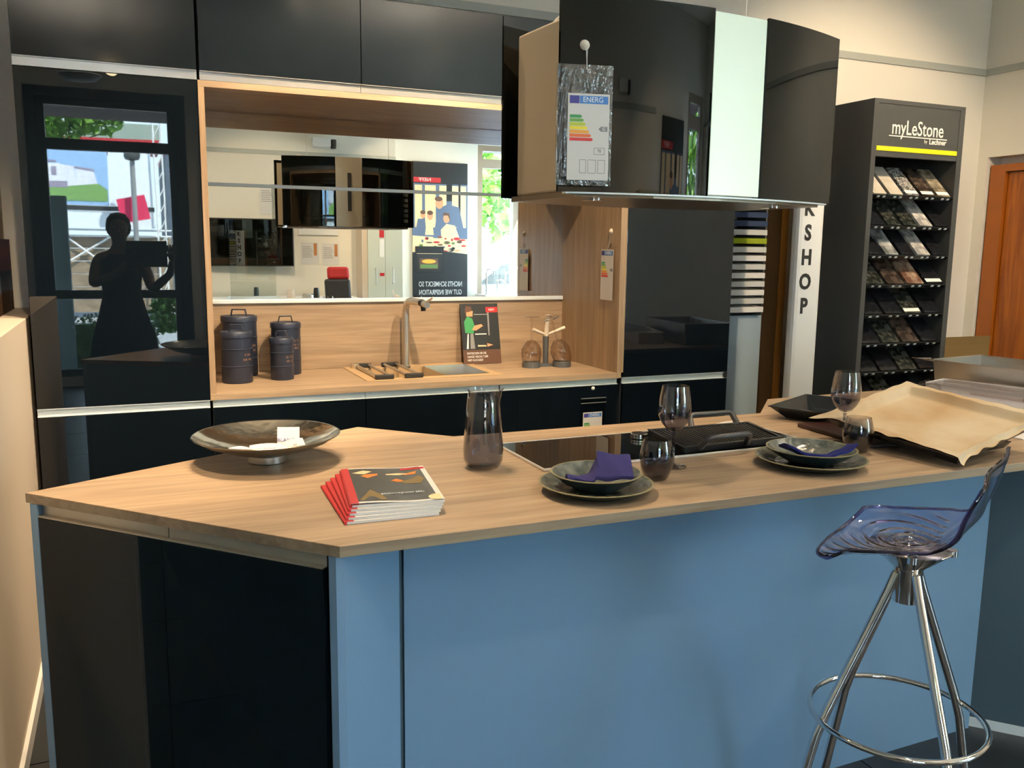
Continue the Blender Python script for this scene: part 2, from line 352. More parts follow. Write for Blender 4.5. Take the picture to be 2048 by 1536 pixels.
# sink
sinkm = mat('sand_composite', srgb(190,160,122), .5)
t = thing('sink', (1.22,3.84,.905), 'sand coloured inset sink with a steel side bowl', 'sink')
b = MB(); zr = .913
b.box(.905,1.535,3.61,3.66,.9102,zr); b.box(.905,1.535,3.995,4.062,.9102,zr); b.box(.905,.96,3.66,3.995,.9102,zr); b.box(1.49,1.535,3.66,3.995,.9102,zr)
b.box(.93,.96,3.63,4.03,.73,.9102); b.box(1.49,1.52,3.63,4.03,.73,.9102); b.box(.96,1.49,3.63,3.66,.73,.9102); b.box(.96,1.49,3.995,4.03,.73,.9102); b.box(.93,1.52,3.63,4.03,.715,.73)
b.build('basin', sinkm, t, bevel=.002)
s2 = MB()
def bowlf(x0,x1,y0,y1,z1,z0,ins,mb,th=.002):
    A=[(x0,y0,z1),(x1,y0,z1),(x1,y1,z1),(x0,y1,z1)]; B=[(x0+ins,y0+ins,z0),(x1-ins,y0+ins,z0),(x1-ins,y1-ins,z0),(x0+ins,y1-ins,z0)]
    C_=[(x0-th,y0-th,z1),(x1+th,y0-th,z1),(x1+th,y1+th,z1),(x0-th,y1+th,z1)]; D=[(x0+ins-th,y0+ins-th,z0-th),(x1-ins+th,y0+ins-th,z0-th),(x1-ins+th,y1-ins+th,z0-th),(x0+ins-th,y1-ins+th,z0-th)]
    mb.add(A+B+C_+D,[(0,4,5,1),(1,5,6,2),(2,6,7,3),(3,7,4,0),(4,7,6,5),(8,9,13,12),(9,10,14,13),(10,11,15,14),(11,8,12,15),(12,13,14,15),(0,1,9,8),(1,2,10,9),(2,3,11,10),(3,0,8,11)])
bowlf(1.275,1.484,3.668,3.988,.9135,.80,.012,s2); s2.build('steel_bowl', steelb, t)
pw = MB(); pw.tube([(1.05,3.70,.80),(1.05,3.78,.80),(1.10,3.78,.80),(1.10,3.70,.80),(1.05,3.70,.80)], .002, 6); pw.build('basket_wire', chrome, t)
for xa, la in ((.958,'folding rod rack over the left edge of the sink'),(1.09,'folding rod rack over the middle of the sink')):
    t = thing('rod_rack', (xa+.03,3.83,.914), la, 'sink rack', 'rod racks on the sink')
    for q in (0,.058): MB().tube([(xa+q,3.63,.925),(xa+q,4.02,.925)], .0065, 10).build('rod', steelb, t, 40)
    for yy in (3.63,4.02): MB().box(xa-.012,xa+.07,yy-.009,yy+.009,.913,.934).build('end_bar', blkr, t, bevel=.004)
k = thing('drain_knob', (.955,4.028,.913), 'small round steel drain knob beside the rod rack', 'knob'); MB().lathe([(.0,0),(.02,0),(.021,.004),(.021,.018),(.018,.021),(0,.021)], (.955,4.028,.913), 24).build('cap', steel, k, 40)
MB().cyl((.955,4.028,.934), .007, .002).build('button', chrome, k)
# faucet
t = thing('faucet', (1.197,4.01,.913), 'brushed steel faucet with an angular bent neck and black nozzle', 'faucet')
MB().cyl((1.197,4.01,.913), .024, .006).build('base_ring', steel, t, 40)
pts = [(1.197,4.01,.918),(1.197,4.01,1.165),(1.197,4.008,1.19),(1.199,3.998,1.212),(1.202,3.98,1.224),(1.206,3.955,1.229),(1.226,3.86,1.226)]
MB().tube(pts, .0168, 18).build('neck', steel, t, 60)
MB().tube([(1.226,3.86,1.226),(1.230,3.838,1.222)], .017, 16).build('collar', blk, t, 50)
MB().tube([(1.230,3.845,1.222),(1.231,3.842,1.188)], [.013,.011], 12).build('nozzle', blk, t, 50)
MB().tube([(1.230,3.838,1.222),(1.236,3.80,1.218)], .015, 16).build('mixer_head', steel, t, 50)
MB().tube([(1.234,3.815,1.228),(1.245,3.745,1.255)], [.006,.004], 8).build('lever', steel, t, 50)
# canisters
canm = mat('blue_black_tin', (.026,.035,.064), .40, .2); lett = mat('bronze_print', (.16,.10,.08), .5)
def canister(x, y, r, h, lab, words, bands, rot=-.5):
    t = thing('canister', (x,y,ZT), lab, 'canister', 'dark tin canisters beside the sink')
    MB().lathe([(0,0),(r-.002,0),(r,.003),(r,h-.02),(0,h-.02)], (x,y,ZT), 40).build('can', canm, t, 40)
    MB().lathe([(r+.003,h-.024),(r+.003,h-.004),(r,h),(r-.006,h),(r-.01,h-.004),(0,h-.003)], (x,y,ZT), 40, close=False).build('lid', canm, t, 40)
    for q in bands: MB().lathe([(r,q-.004),(r+.0022,q-.002),(r+.0022,q),(r,q+.002)], (x,y,ZT), 40, close=False).build('band', canm, t, 40)
    hh = MB(); a = rot; w = .020+.35*(r-.048); c, s = math.cos(a), math.sin(a)
    P = [(-w-.006,h-.003),(-w,h+.024),(w,h+.024),(w+.006,h-.003)]
    for (p, q), (p2, q2) in zip(P, P[1:]):
        for sgn in (0,):
            d = .008
            hh.add([(x+p*c-d*s,y+p*s+d*c,ZT+q),(x+p2*c-d*s,y+p2*s+d*c,ZT+q2),(x+p2*c+d*s,y+p2*s-d*c,ZT+q2),(x+p*c+d*s,y+p*s-d*c,ZT+q),
                    (x+p*c-d*s,y+p*s+d*c,ZT+q+.0045),(x+p2*c-d*s,y+p2*s+d*c,ZT+q2+.0045),(x+p2*c+d*s,y+p2*s-d*c,ZT+q2+.0045),(x+p*c+d*s,y+p*s-d*c,ZT+q+.0045)],
                   [(0,1,2,3),(7,6,5,4),(0,4,5,1),(1,5,6,2),(2,6,7,3),(3,7,4,0)])
    hh.build('handle', canm, t)
    # printed words wrapped as flat facets on the right front of the tin
    pr = MB()
    for k, (zz, ww) in enumerate(words):
        a0 = R(-52); n = 7
        for i in range(n):
            if (i*7+k*3) % 5 == 4: continue
            aa = a0+(i-n/2)*ww/n/r; ab = aa+ww/n/r*.7; q = r+.0006
            pr.add([(x+q*math.cos(aa),y+q*math.sin(aa),ZT+zz),(x+q*math.cos(ab),y+q*math.sin(ab),ZT+zz),(x+q*math.cos(ab),y+q*math.sin(ab),ZT+zz+.009),(x+q*math.cos(aa),y+q*math.sin(aa),ZT+zz+.009)],[(0,1,2,3)])
    pr.build('lettering', lett, t)
canister(.430,3.985,.0745,.263,'tallest dark canister, behind the front left canister',[(.13,.05),(.11,.04)],[.08,.17])
canister(.394,3.775,.0625,.214,'wide ribbed dark canister in front of the tallest one',[(.115,.03),(.095,.045)],[.072,.143])
canister(.626,3.96,.064,.232,'second tallest dark canister, behind the smallest one',[(.15,.03),(.13,.035),(.115,.03)],[.07,.16],.1)
canister(.582,3.80,.0485,.180,'smallest ribbed dark canister in front of the second tallest',[(.095,.045),(.078,.04)],[.06,.118])

# promotional card leaning on the splashback
def leanframe(x0, y0, z0, x1, ytop, ztop): return frame((x0,y0,z0), (x1-x0,.0,0), (0,ytop-y0,ztop-z0))
M = leanframe(1.484,3.985,ZT+.002,1.684,4.052,1.204)
t = thing('promotion_card', (1.58,3.985,ZT), 'dark advertising card with a cook in green leaning on the splashback', 'card')
c = MB(M); c.box(0,.2,0,.300,0,.002,0)
zz = .0026
c.poly([(0,.07,zz),(.2,.07,zz),(.2,.3,zz),(0,.3,zz)],1)
zz = .003
c.poly([(.135,.255,zz),(.198,.255,zz),(.198,.282,zz),(.135,.282,zz)],2)
c.poly([(.018,.155,zz),(.062,.15,zz),(.07,.19,zz),(.06,.225,zz),(.035,.238,zz),(.016,.21,zz)],3)
c.poly([(.03,.238,zz+.0002),(.062,.235,zz+.0002),(.066,.262,zz+.0002),(.045,.272,zz+.0002),(.03,.26,zz+.0002)],4)
c.poly([(.022,.255,zz+.0004),(.06,.262,zz+.0004),(.058,.285,zz+.0004),(.03,.288,zz+.0004)],5)
c.poly([(.055,.17,zz+.0004),(.075,.165,zz+.0004),(.115,.188,zz+.0004),(.105,.197,zz+.0004),(.07,.19,zz+.0004)],4)
c.poly([(.07,.145,zz),(.13,.145,zz),(.13,.150,zz),(.07,.150,zz)],6)
c.poly([(.07,.245,zz),(.14,.245,zz),(.14,.2465,zz),(.07,.2465,zz)],6)
c.poly([(.02,.075,zz),(.03,.15,zz),(.036,.15,zz),(.03,.075,zz)],6); c.poly([(.04,.075,zz),(.045,.15,zz),(.06,.15,zz),(.065,.075,zz)],7)
c.poly([(.08,.085,zz),(.125,.085,zz),(.125,.091,zz),(.08,.093,zz)],8); c.poly([(.13,.083,zz),(.162,.092,zz),(.13,.101,zz)],4)
c.poly([(.14,.14,zz),(.147,.14,zz),(.150,.255,zz),(.141,.255,zz)],7)
c.build('card', [prbr,prdk,red,g1,prskin,prbr,wht,prg,prcream], t)
text('ENTDECKEN SIE DIE', .015, M@Matrix.Translation((.02,.052,.0032)), wht, t, 'lettering', .75, 'LEFT')
text('GANZE VIELFALT DER', .015, M@Matrix.Translation((.02,.035,.0032)), wht, t, 'lettering', .75, 'LEFT')
text('NEFF KOCHZEIT', .015, M@Matrix.Translation((.02,.018,.0032)), wht, t, 'lettering', .75, 'LEFT')
text('NEFF', .014, M@Matrix.Translation((.165,.268,.0035)), wht, t, 'lettering', 1.0)

# wine glass material and profiles
smoke = thin('smoked_glass', (.50,.49,.53), (.985,.985,.985), .045, .115, ior=1.5, refl=1.8)
smokew = thin('smoked_wine_glass', (.62,.61,.67), (.95,.95,.96), .135, .165, ior=1.5, refl=1.8)
smokec = thin('smoked_carafe_glass', (.66,.675,.735), (.92,.925,.94), .125, .140, ior=1.5, refl=1.8)
def wineprof(h=.218, r=.043, k=1.0):
    o = [(.0,.0),(.034,.0),(.036,.0015),(.030,.003),(.010,.006),(.0045,.012),(.0042,.085),(.006,.092),(.018,.100),(.033,.118),(r-.001,.138),(r,.155),(r-.003,.185),(.034,h)]
    i = [(.0328,h),(r-.0045,.185),(r-.0015,.155),(r-.0025,.139),(.0315,.1195),(.017,.1025),(.005,.096),(0,.095)]
    return [(a*k, b*k) for a, b in o+i]
def wine(x, y, lab, group, z=ZT, flip=None, mt=None, h=.218, k=1.0):
    t = thing('wine_glass', (x,y,z), lab, 'wine glass', group)
    p = wineprof(h, k=k)
    st = [q for q in p[:8]]+[(0,.0925*k)]
    bo = p[8:]
    a = MB(); a.lathe(bo, (0,0,0), 40, close=False); s_ = MB(); s_.lathe(st, (0,0,0), 32, close=False)
    for mb, nm in ((a,'bowl'),(s_,'stem')):
        if flip is not None: mb.v = [flip @ q for q in mb.v]
        mb.v = [q+Vector((x,y,z)) for q in mb.v]
        mb.build(nm, mt or smokew, t, 60)
    return t
# glass stand with two upturned glasses
t = thing('glass_stand', (1.86,3.84,ZT), 'dark grey glass stand with beige arms in the niche corner', 'stand')
b = MB()
for cx, cy in ((1.762,3.80),(1.915,3.775)):
    b.lathe([(.0405,0),(.0445,0),(.0445,.026),(.0425,.028),(.0405,.024)], (cx,cy,ZT), 32, close=False); b.cyl((cx,cy,ZT), .041, .003)
b.prism([(1.79,3.80),(1.885,3.79),(1.90,3.81),(1.862,3.86),(1.84,3.86)], ZT, ZT+.012)
b.build('base', dgrey2, t, 40)
MB().tube([(1.858,3.84,ZT+.01),(1.858,3.84,1.055)], [.013,.015], 16).build('pole', dgrey2, t, 50)
MB().tube([(1.858,3.84,1.055),(1.868,3.84,1.15),(1.868,3.84,1.158)], [.013,.009,.016], 16).build('top_knob', offw, t, 50)
MB().tube([(1.855,3.838,1.062),(1.775,3.815,1.092)], [.006,.009], 10).build('arm', offw, t, 50)
MB().tube([(1.862,3.838,1.062),(1.955,3.83,1.096)], [.006,.009], 10).build('arm', offw, t, 50)
brownsm = thin('brown_smoked_glass', (.90,.86,.83), (.96,.93,.90), .0, .2, ior=1.5, refl=1.8)
fl = Matrix.Translation((0,0,.24))@Matrix.Rotation(math.pi, 4, 'X')
wine(1.762,3.80,'smoked wine glass hanging upright upside down on the left of the stand','upturned glasses on the stand', ZT+.0045, fl, brownsm, .21, 1.14)
fl2 = Matrix.Translation((-.074,0,.224))@Matrix.Rotation(R(-19), 4, 'Y')@Matrix.Rotation(math.pi, 4, 'X')
wine(1.925,3.775,'tilted smoked wine glass on the right of the glass stand','upturned glasses on the stand', ZT+.014, fl2, brownsm, .205, 1.14)

# energy labels
def energy(M, w, h, parent, big=False):
    c = MB(M); c.box(0,w,0,h,0,.0006,0); z = .0010
    hh = h*.09; y1 = h*.975
    c.poly([(w*.04,y1-hh,z),(w*.27,y1-hh,z),(w*.27,y1,z),(w*.04,y1,z)],2); c.poly([(w*.28,y1-hh,z),(w*.96,y1-hh,z),(w*.96,y1,z),(w*.28,y1,z)],1)
    yb = h*.72; bh = h*.036
    for k in range(7):
        ww = w*(.26+.045*k); y = yb-k*h*.044
        c.poly([(w*.05,y,z),(w*.05+ww,y,z),(w*.05+ww+bh*.5,y+bh/2,z),(w*.05+ww,y+bh,z),(w*.05,y+bh,z)],3+k)
    y = yb-h*.15; c.poly([(w*.74,y+bh*.8,z),(w*.80,y,z),(w*.96,y,z),(w*.96,y+bh*1.6,z),(w*.80,y+bh*1.6,z)],11)
    if big:
        for (a0,a1,b0,b1) in ((.64,.90,.30,.38),(.30,.46,.08,.24),(.50,.70,.08,.24),(.74,.92,.08,.24)):
            for (p0,p1,q0,q1) in ((a0,a1,b0,b0+.006),(a0,a1,b1-.006,b1),(a0,a0+.012,b0,b1),(a1-.012,a1,b0,b1)):
                c.poly([(w*p0,h*q0,z),(w*p1,h*q0,z),(w*p1,h*q1,z),(w*p0,h*q1,z)],11)
    c.build('label_card', LABELM, parent)
    text('ENERG', hh*.95, M@Matrix.Translation((w*.60,y1-hh/2,.0012)), wht, parent, 'lettering', .95, 'CENTER', .0001)
    if big:
        text('70', h*.05, M@Matrix.Translation((w*.77,h*.342,.0012)), prk, parent, 'lettering', 1, 'CENTER', .0001)
        text('G', h*.05, M@Matrix.Translation((w*.87,y+bh*.8,.0012)), wht, parent, 'lettering', 1, 'CENTER', .0001)
clearbag = thin('clear_plastic', (.90,.92,.91), ior=1.5, refl=3.5, rough=.16, bump=1.0)
clearcup = thin('suction_cup', (.9,.9,.9), ior=1.5, rough=.1)
# on the niche side panel
t = thing('energy_label', (2.055,3.6,1.24), 'narrow cream energy label hanging from a cup on the niche side panel', 'label')
M = frame((2.052,3.655,1.243), (0,-1,0), (0,0,1)); energy(M, .115, .235, t)
MB(frame((2.0595,3.58,1.561), (0,-1,0), (0,0,1))).lathe([(0,0),(.014,0),(.010,.005),(.004,.010),(0,.011)], (0,0,0), 20, close=False).build('suction_cup', offw, t, 50)
MB(frame((2.0595,3.585,1.495), (0,-1,0), (0,0,1))).lathe([(0,0),(.013,0),(.009,.004),(0,.008)], (0,0,0), 20, close=False).build('suction_cup', clearcup, t, 50)
MB().tube([(2.054,3.58,1.555),(2.052,3.583,1.50),(2.052,3.60,1.478)], .0007, 5).build('string', wht, t)
# on the dishwasher
t = thing('energy_label', (1.94,YF-.006,.6), 'energy label in a clear sleeve on the dishwasher front', 'label')
M = frame((1.885,YF-.007,.53), (1,0,0), (0,0,1)); energy(M, .10, .203, t)
MB().box(1.873,2.005,YF-.005,YF-.0035,.50,.80).build('sleeve', thin('sleeve', (.93,.93,.93), ior=1.3, rough=.05), t)
MB().box(1.873,2.005,YF-.0075,YF-.006,.775,.778).build('sleeve_edge', prg, t); MB().box(1.873,2.005,YF-.0075,YF-.006,.797,.800).build('sleeve_edge', prg, t)
MB(frame((1.937,YF-.001,.843), (1,0,0), (0,0,1))).lathe([(0,0),(.009,0),(.007,.004),(0,.006)], (0,0,0), 16, close=False).build('suction_cup', wht, t, 50)

# ================= HOOD =================
HC = Vector((1.37,2.14,0)); ha = R(4.1); HM = Matrix.Translation(HC)@Matrix.Rotation(ha, 4, 'Z')
hz0, hz1 = 1.611, 2.057
t = thing('extractor_hood', (1.37,2.14,1.611), 'curved black glass extractor hood with a glowing pale frosted strip over the island', 'extractor hood')
def shell(u0, u1, z0, z1, sgn, m, name, th=.008, push=0, n=18, bev=0):
    mb = MB(HM); Y = lambda u: sgn*(.292-.375*u*u+push)
    o = [(u0+(u1-u0)*i/n, Y(u0+(u1-u0)*i/n)) for i in range(n+1)]; i_ = [(u, y-sgn*th) for u, y in o][::-1]
    P = o+i_
    if sgn > 0: P = P[::-1]
    mb.prism(P, z0, z1); return mb.build(name, m, t, 30)
shell(-.447,-.056,hz0,hz1,-1,black,'glass_panel'); shell(.121,.447,hz0,hz1,-1,black,'glass_panel')
frostm = mat('frosted_glow', (.60,.68,.58), .35, emit=(.70,.86,.68), es=.72)  # pale green strip with weak emission, stronger toward its bottom
nn = frostm.node_tree; g_ = nn.nodes.new('ShaderNodeTexCoord'); s_ = nn.nodes.new('ShaderNodeSeparateXYZ'); mr = nn.nodes.new('ShaderNodeMapRange')
mr.inputs[1].default_value = .0; mr.inputs[2].default_value = .446; mr.inputs[3].default_value = .34; mr.inputs[4].default_value = .20
nn.links.new(g_.outputs['Object'], s_.inputs[0]); nn.links.new(s_.outputs['Z'], mr.inputs[0]); nn.links.new(mr.outputs[0], nn.nodes['Principled BSDF'].inputs['Emission Strength'])
shell(-.052,.117,hz0+.004,hz1-.006,-1,frostm,'frosted_strip',push=-.003)
shell(-.43,.43,hz0-.004,hz0,-1,alu,'front_trim',th=.014)
shell(-.43,.43,hz0+.01,hz1-.02,-1,hoodm,'front_backing',th=.004,push=-.02)
# rear shells: black, champagne centre with slot, black
shell(-.425,-.09,hz0,hz1,1,black,'glass_panel',push=-.10); shell(.085,.447,hz0,hz1,1,black,'glass_panel',push=-.10)
shell(-.088,.083,hz0,hz1,1,hoodm,'rear_strip',push=-.102)
MB(HM).box(-.012,.012,.192,.196,hz0+.10,hz1-.10).build('rear_slot', blk, t)
b = MB(HM); b.box(-.398,.41,-.205,.085,hz0+.004,hz1-.03); b.build('housing', hoodm, t, bevel=.006)
# underside
b = MB(HM); b.prism([(-.40,-.21),(-.2,-.262),(0,-.276),(.2,-.262),(.41,-.21),(.41,.11),(.2,.16),(0,.176),(-.2,.16),(-.40,.11)], hz0-.010, hz0+.004); b.build('underside', mat('underside_metal', (.20,.17,.13), .3, .7), t)
for u in (-.30,.30): MB(HM).lathe([(0,0),(.028,0),(.028,-.004),(0,-.004)], (u,-.14,hz0-.010), 20, close=False).build('downlight', chrome, t, 50)
for u, v in ((-.25,0),(.3,0)): MB().tube([HM@Vector((u,v,hz1-.04)),HM@Vector((u,v,3.5))], .0015, 6).build('suspension_cable', steel, t)
cp = [HM@Vector((-.36+.1*math.sin(math.pi*i/8)*.0+.12*i/8, 0, hz1-.04+.06*math.sin(math.pi*i/8))) for i in range(9)]
MB().tube(cp, .004, 6).build('cable_loop', offw, t, 50)
# energy label bag on the hood
def onhood(u, z, off=.004): return HM@Vector((u, -(.292-.375*u*u)-off, z))
t = thing('energy_label', (.99,1.87,1.9), 'energy label in a clear zip bag hanging on the hood glass', 'label')
bl, br = Vector((.922,1.872,1.624)), Vector((1.056,1.842,1.624)); ux = (br-bl).normalized()
M = frame(bl, ux, (0,0,1))
def bagf(u, v, s=0): 
    e = min(u,1-u,v,1-v)*9; e = min(1,max(0,e))
    return (u*.134, v*.272, .0015+s*(.004*e)+.0012*math.sin(u*23+v*9)*e)
MB(M).grid(lambda u,v: bagf(u,v,1), 16, 24).build('bag_front', clearbag, t, 60)
MB(M).box(0,.134,0,.272,-.001,0).build('bag_back', thin('bag_back', (.85,.87,.86), ior=1.3, rough=.1), t)
MB(M).box(0,.134,.246,.2485,.003,.0055).build('zip_strip', clearcup, t)
energy(M@Matrix.Translation((.026,.012,.0062)), .100, .195, t, True)
cup = onhood(-.393, 1.944, .002)
MB(frame(cup, ux, (0,0,1))).lathe([(0,.008),(.008,.006),(.012,0),(0,0)], (0,0,0), 20, close=False).build('suction_cup', offw, t, 50)
MB().tube([cup+Vector((0,-.008,-.01)), bl+ux*.068+Vector((0,-.006,.262)), cup+Vector((.003,-.008,-.01))], .0008, 5).build('string', wht, t)

# ================= ISLAND =================
IP = [(-.244,2.216),(.341,1.592),(2.60,1.577),(3.05,1.12),(3.75,1.80),(3.75,2.70),(2.25,2.663),(2.026,2.432),(.878,2.448),(.641,2.687)]
t = tag(MB().prism(IP, .887, ZT).build('island_worktop', oak, at=(1.2,2.0,.887), bevel=.0012), 'large angled light oak worktop of the island', 'worktop')
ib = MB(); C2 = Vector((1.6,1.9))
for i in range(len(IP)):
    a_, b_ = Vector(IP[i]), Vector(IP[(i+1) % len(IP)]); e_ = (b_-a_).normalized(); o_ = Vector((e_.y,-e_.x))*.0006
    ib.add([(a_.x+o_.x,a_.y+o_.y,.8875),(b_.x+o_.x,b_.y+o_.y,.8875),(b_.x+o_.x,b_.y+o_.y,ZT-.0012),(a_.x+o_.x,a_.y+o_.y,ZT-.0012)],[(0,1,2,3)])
ib.build('daylit_edge', oake, t)  # greyer oak on the edge faces, daylight put into the colour
def slab(name, P, z0, z1, m, label=None, cat=None, root=None, bev=0):
    return MB().prism(P, z0, z1).build(name, m, root, bevel=bev)
d = Vector((.56,-.596)).normalized(); nrm = Vector((d.y,-d.x))   # face direction and outward? 
A = Vector((-.236,2.207)); B = Vector((.322,1.613)); inn = Vector((-d.y, d.x))   # inward (away from camera)
if inn.dot(Vector((.5,.6))) < 0: inn = -inn
def q4(a, b, th): return [tuple(a), tuple(b), tuple(b+inn*th), tuple(a+inn*th)]
t = thing('corner_cabinet', (.15,2.0,0), 'angled navy two-door cabinet at the left end of the island', 'cabinet')
slab('carcass', [tuple(A+d*.02+inn*.022),tuple(B-d*.012+inn*.022),(.50,1.765),(.688,1.80),(.875,2.41),(.66,2.62)], .0, .86, bodym, root=t)
slab('side_panel', q4(A, A+d*.022, .03), 0, .886, blue, root=t)
slab('side_panel', [tuple(A+inn*.03), tuple(A+d*.022+inn*.03),(.665,2.63),(.645,2.66)], 0, .886, blue, root=t)
L_ = (B-A).length; mid = .392
slab('door', q4(A+d*.0235, A+d*mid, .019), .05, .856, navyc, root=t, bev=.001)
slab('door', q4(A+d*(mid+.003), B-d*.012, .019), .05, .856, navyc, root=t, bev=.001)
for a, b in ((.0235,mid+.008),(mid+.010,L_-.012)):
    r_ = MB(); r_.prism(q4(A+d*a+inn*.014, A+d*b+inn*.014, .006), .858, .886); r_.prism(q4(A+d*a, A+d*b, .014), .857, .8595); r_.build('handle_rail', alup, t)
t = thing('island_cabinet', (1.8,2.2,0), 'island cabinet run with wide plain blue panels behind the bar stool', 'cabinet')
slab('back_panel', [(.512,1.744),(2.352,1.757),(2.352,1.776),(.512,1.763)], 0, .886, blue, root=t)
slab('gap_shade', [(.496,1.735),(.512,1.752),(.512,1.77),(.49,1.76)], 0, .886, blued, root=t)  # darker strip in the panel gap, its shade put into the colour
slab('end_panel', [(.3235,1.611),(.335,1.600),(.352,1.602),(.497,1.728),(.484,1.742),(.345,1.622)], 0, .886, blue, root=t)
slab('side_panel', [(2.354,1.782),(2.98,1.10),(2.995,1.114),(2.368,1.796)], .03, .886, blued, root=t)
slab('plinth_strip', [(2.351,1.778),(2.977,1.096),(2.983,1.102),(2.357,1.784)], .0, .03, alu, root=t)
slab('carcass', [(.70,1.80),(2.34,1.80),(2.96,1.14),(3.70,1.82),(3.70,2.62),(2.27,2.62),(2.05,2.40),(.89,2.42)], 0, .886, bodym, root=t)

# cooktop
t = thing('cooktop', (1.4,2.12,ZT), 'wide black glass cooktop with a thin steel frame', 'cooktop')
b = MB(); CX0,CX1,CY0,CY1 = .950,1.845,1.962,2.288
b.box(CX0,CX1,CY0,CY0+.008,ZT+.0005,ZT+.0068); b.box(CX0,CX1,CY1-.006,CY1,ZT+.0005,ZT+.006); b.box(CX0,CX0+.007,CY0+.006,CY1-.006,ZT+.0005,ZT+.006); b.box(CX1-.007,CX1,CY0+.006,CY1-.006,ZT+.0005,ZT+.006)
b.build('frame', mat('bright_steel', (.85,.84,.82), .35, .7), t, bevel=.001)
MB().box(CX0+.007,CX1-.007,CY0+.008,CY1-.006,ZT+.0005,ZT+.0052).build('glass_plate', mat('cooktop_glass', (.002,.002,.002), .01, spec=.9), t)
k = thing('control_knob', (1.385,2.205,ZT+.0052), 'round black and steel magnetic knob on the cooktop', 'knob')
MB().lathe([(0,0),(.024,0),(.026,.002),(.026,.007)], (1.385,2.205,ZT+.0055), 32, close=False).build('base', chrome, k, 40)
MB().lathe([(.0245,.0065),(.0245,.0085)], (1.385,2.205,ZT+.0055), 32, close=False).build('groove', blk, k, 40)
MB().lathe([(.026,.0085),(.026,.014),(.023,.016),(.021,.0155),(0,.0145)], (1.385,2.205,ZT+.0055), 32, close=False).build('ring', chrome, k, 40)
MB().cyl((1.385,2.205,ZT+.0212), .021, .0008).build('top', blk, k)
# griddle
t = thing('griddle', (1.6,2.09,ZT+.006), 'black cast ridged griddle plate with two loop handles', 'griddle')
gz = ZT+.0062; GA,GB,GC,GD = (1.385,1.972),(1.745,1.985),(1.80,2.215),(1.425,2.225)
def gm(u, v, z=0): 
    a = Vector(GA).lerp(Vector(GB), u); b_ = Vector(GD).lerp(Vector(GC), u); p = a.lerp(b_, v); return (p.x, p.y, gz+z)
b = MB(); cast = mat('cast_black', (.030,.032,.035), .36)
b.add([gm(.03,.05,0),gm(.97,.05,0),gm(.97,.95,0),gm(.03,.95,0),gm(0,0,.020),gm(1,0,.020),gm(1,1,.020),gm(0,1,.020),gm(.03,.06,.020),gm(.97,.06,.020),gm(.97,.94,.020),gm(.03,.94,.020),gm(.03,.06,.013),gm(.97,.06,.013),gm(.97,.94,.013),gm(.03,.94,.013)],
 [(0,3,2,1),(0,1,5,4),(1,2,6,5),(2,3,7,6),(3,0,4,7),(4,5,9,8),(5,6,10,9),(6,7,11,10),(7,4,8,11),(8,9,13,12),(9,10,14,13),(10,11,15,14),(11,8,12,15),(12,13,14,15)])
b.build('plate', cast, t)
rb0 = None
for i in range(26):
    u = .05+.9*i/26; r_ = MB(); r_.add([gm(u,.08,.013),gm(u+.018,.08,.013),gm(u+.018,.92,.013),gm(u,.92,.013),gm(u+.004,.08,.0195),gm(u+.014,.08,.0195),gm(u+.014,.92,.0195),gm(u+.004,.92,.0195)],[(4,5,6,7),(0,1,5,4),(1,2,6,5),(2,3,7,6),(3,0,4,7)])
    r_.build('rib', cast, t)
def ghandle(u0, u1, v0, v1):
    P = []
    for uu_, vv, z in ((u0,v0,.014),(u0+.02,v1,.042),(u0+.05,v1*1.0+(v1-v0)*.15,.048),(u1-.05,v1+(v1-v0)*.15,.048),(u1-.02,v1,.042),(u1,v0,.014)): P.append(gm(uu_,vv,z))
    MB().tube(P, [.010,.009,.0085,.0085,.009,.010], 8).build('handle', cast, t, 50)
ghandle(.16,.62,.02,-.10); ghandle(.42,.88,.98,1.10)
tag(MB(frame((1.70,2.215,ZT+.002),(.96,-.1,.04),(.1,.96,.06))).grid(lambda u,v:(u*.12,v*.07,.008*math.sin(u*3)*v+.001),6,4,.0006).build('paper_slip', paper, at=(1.7,2.2,ZT)), 'small white paper slip poking out behind the griddle', 'paper')

# tableware
plm = noisy(mat('green_grey_glaze', (.05,.065,.06), .18, spec=.6), ns=30, c0=(.055,.072,.072), c1=(.17,.185,.165), bump=.25, bscale=60)
plo = mat('dark_teal_glaze', (.010,.022,.026), .15, spec=.6); rimm = mat('olive_rim_glaze', (.22,.20,.12), .25)
def dinner(x, y, r, lab, g):
    t = thing('dinner_plate', (x,y,ZT), lab, 'plate', g)
    MB().lathe([(0,.002),(r*.60,.002),(r*.60,0),(r*.64,0),(r*.66,.003),(r*.86,.012),(r-.001,.0225)], (x,y,ZT), 56, close=False).build('underside', plo, t, 60)
    MB().lathe([(r-.001,.0225),(r,.0245),(r-.003,.0255),(r-.006,.0245)], (x,y,ZT), 56, close=False).build('rim', rimm, t, 60)
    MB().lathe([(r-.006,.0245),(r*.8,.016),(r*.68,.0085),(r*.6,.007),(0,.0065)], (x,y,ZT), 56, close=False).build('well', plm, t, 60)
def soup(x, y, z, r, lab, g, hgt=.042):
    t = thing('soup_bowl', (x,y,z), lab, 'bowl', g)
    MB().lathe([(0,.002),(r*.42,.002),(r*.42,0),(r*.47,0),(r*.5,.003),(r*.8,.022),(r-.001,hgt-.002)], (x,y,z), 56, close=False).build('outside', plo, t, 60)
    MB().lathe([(r-.001,hgt-.002),(r,hgt),(r-.003,hgt+.001),(r-.005,hgt)], (x,y,z), 56, close=False).build('rim', rimm, t, 60)
    MB().lathe([(r-.005,hgt),(r*.78,.023),(r*.5,.008),(r*.3,.006),(0,.006)], (x,y,z), 56, close=False).build('inside', plm, t, 60)
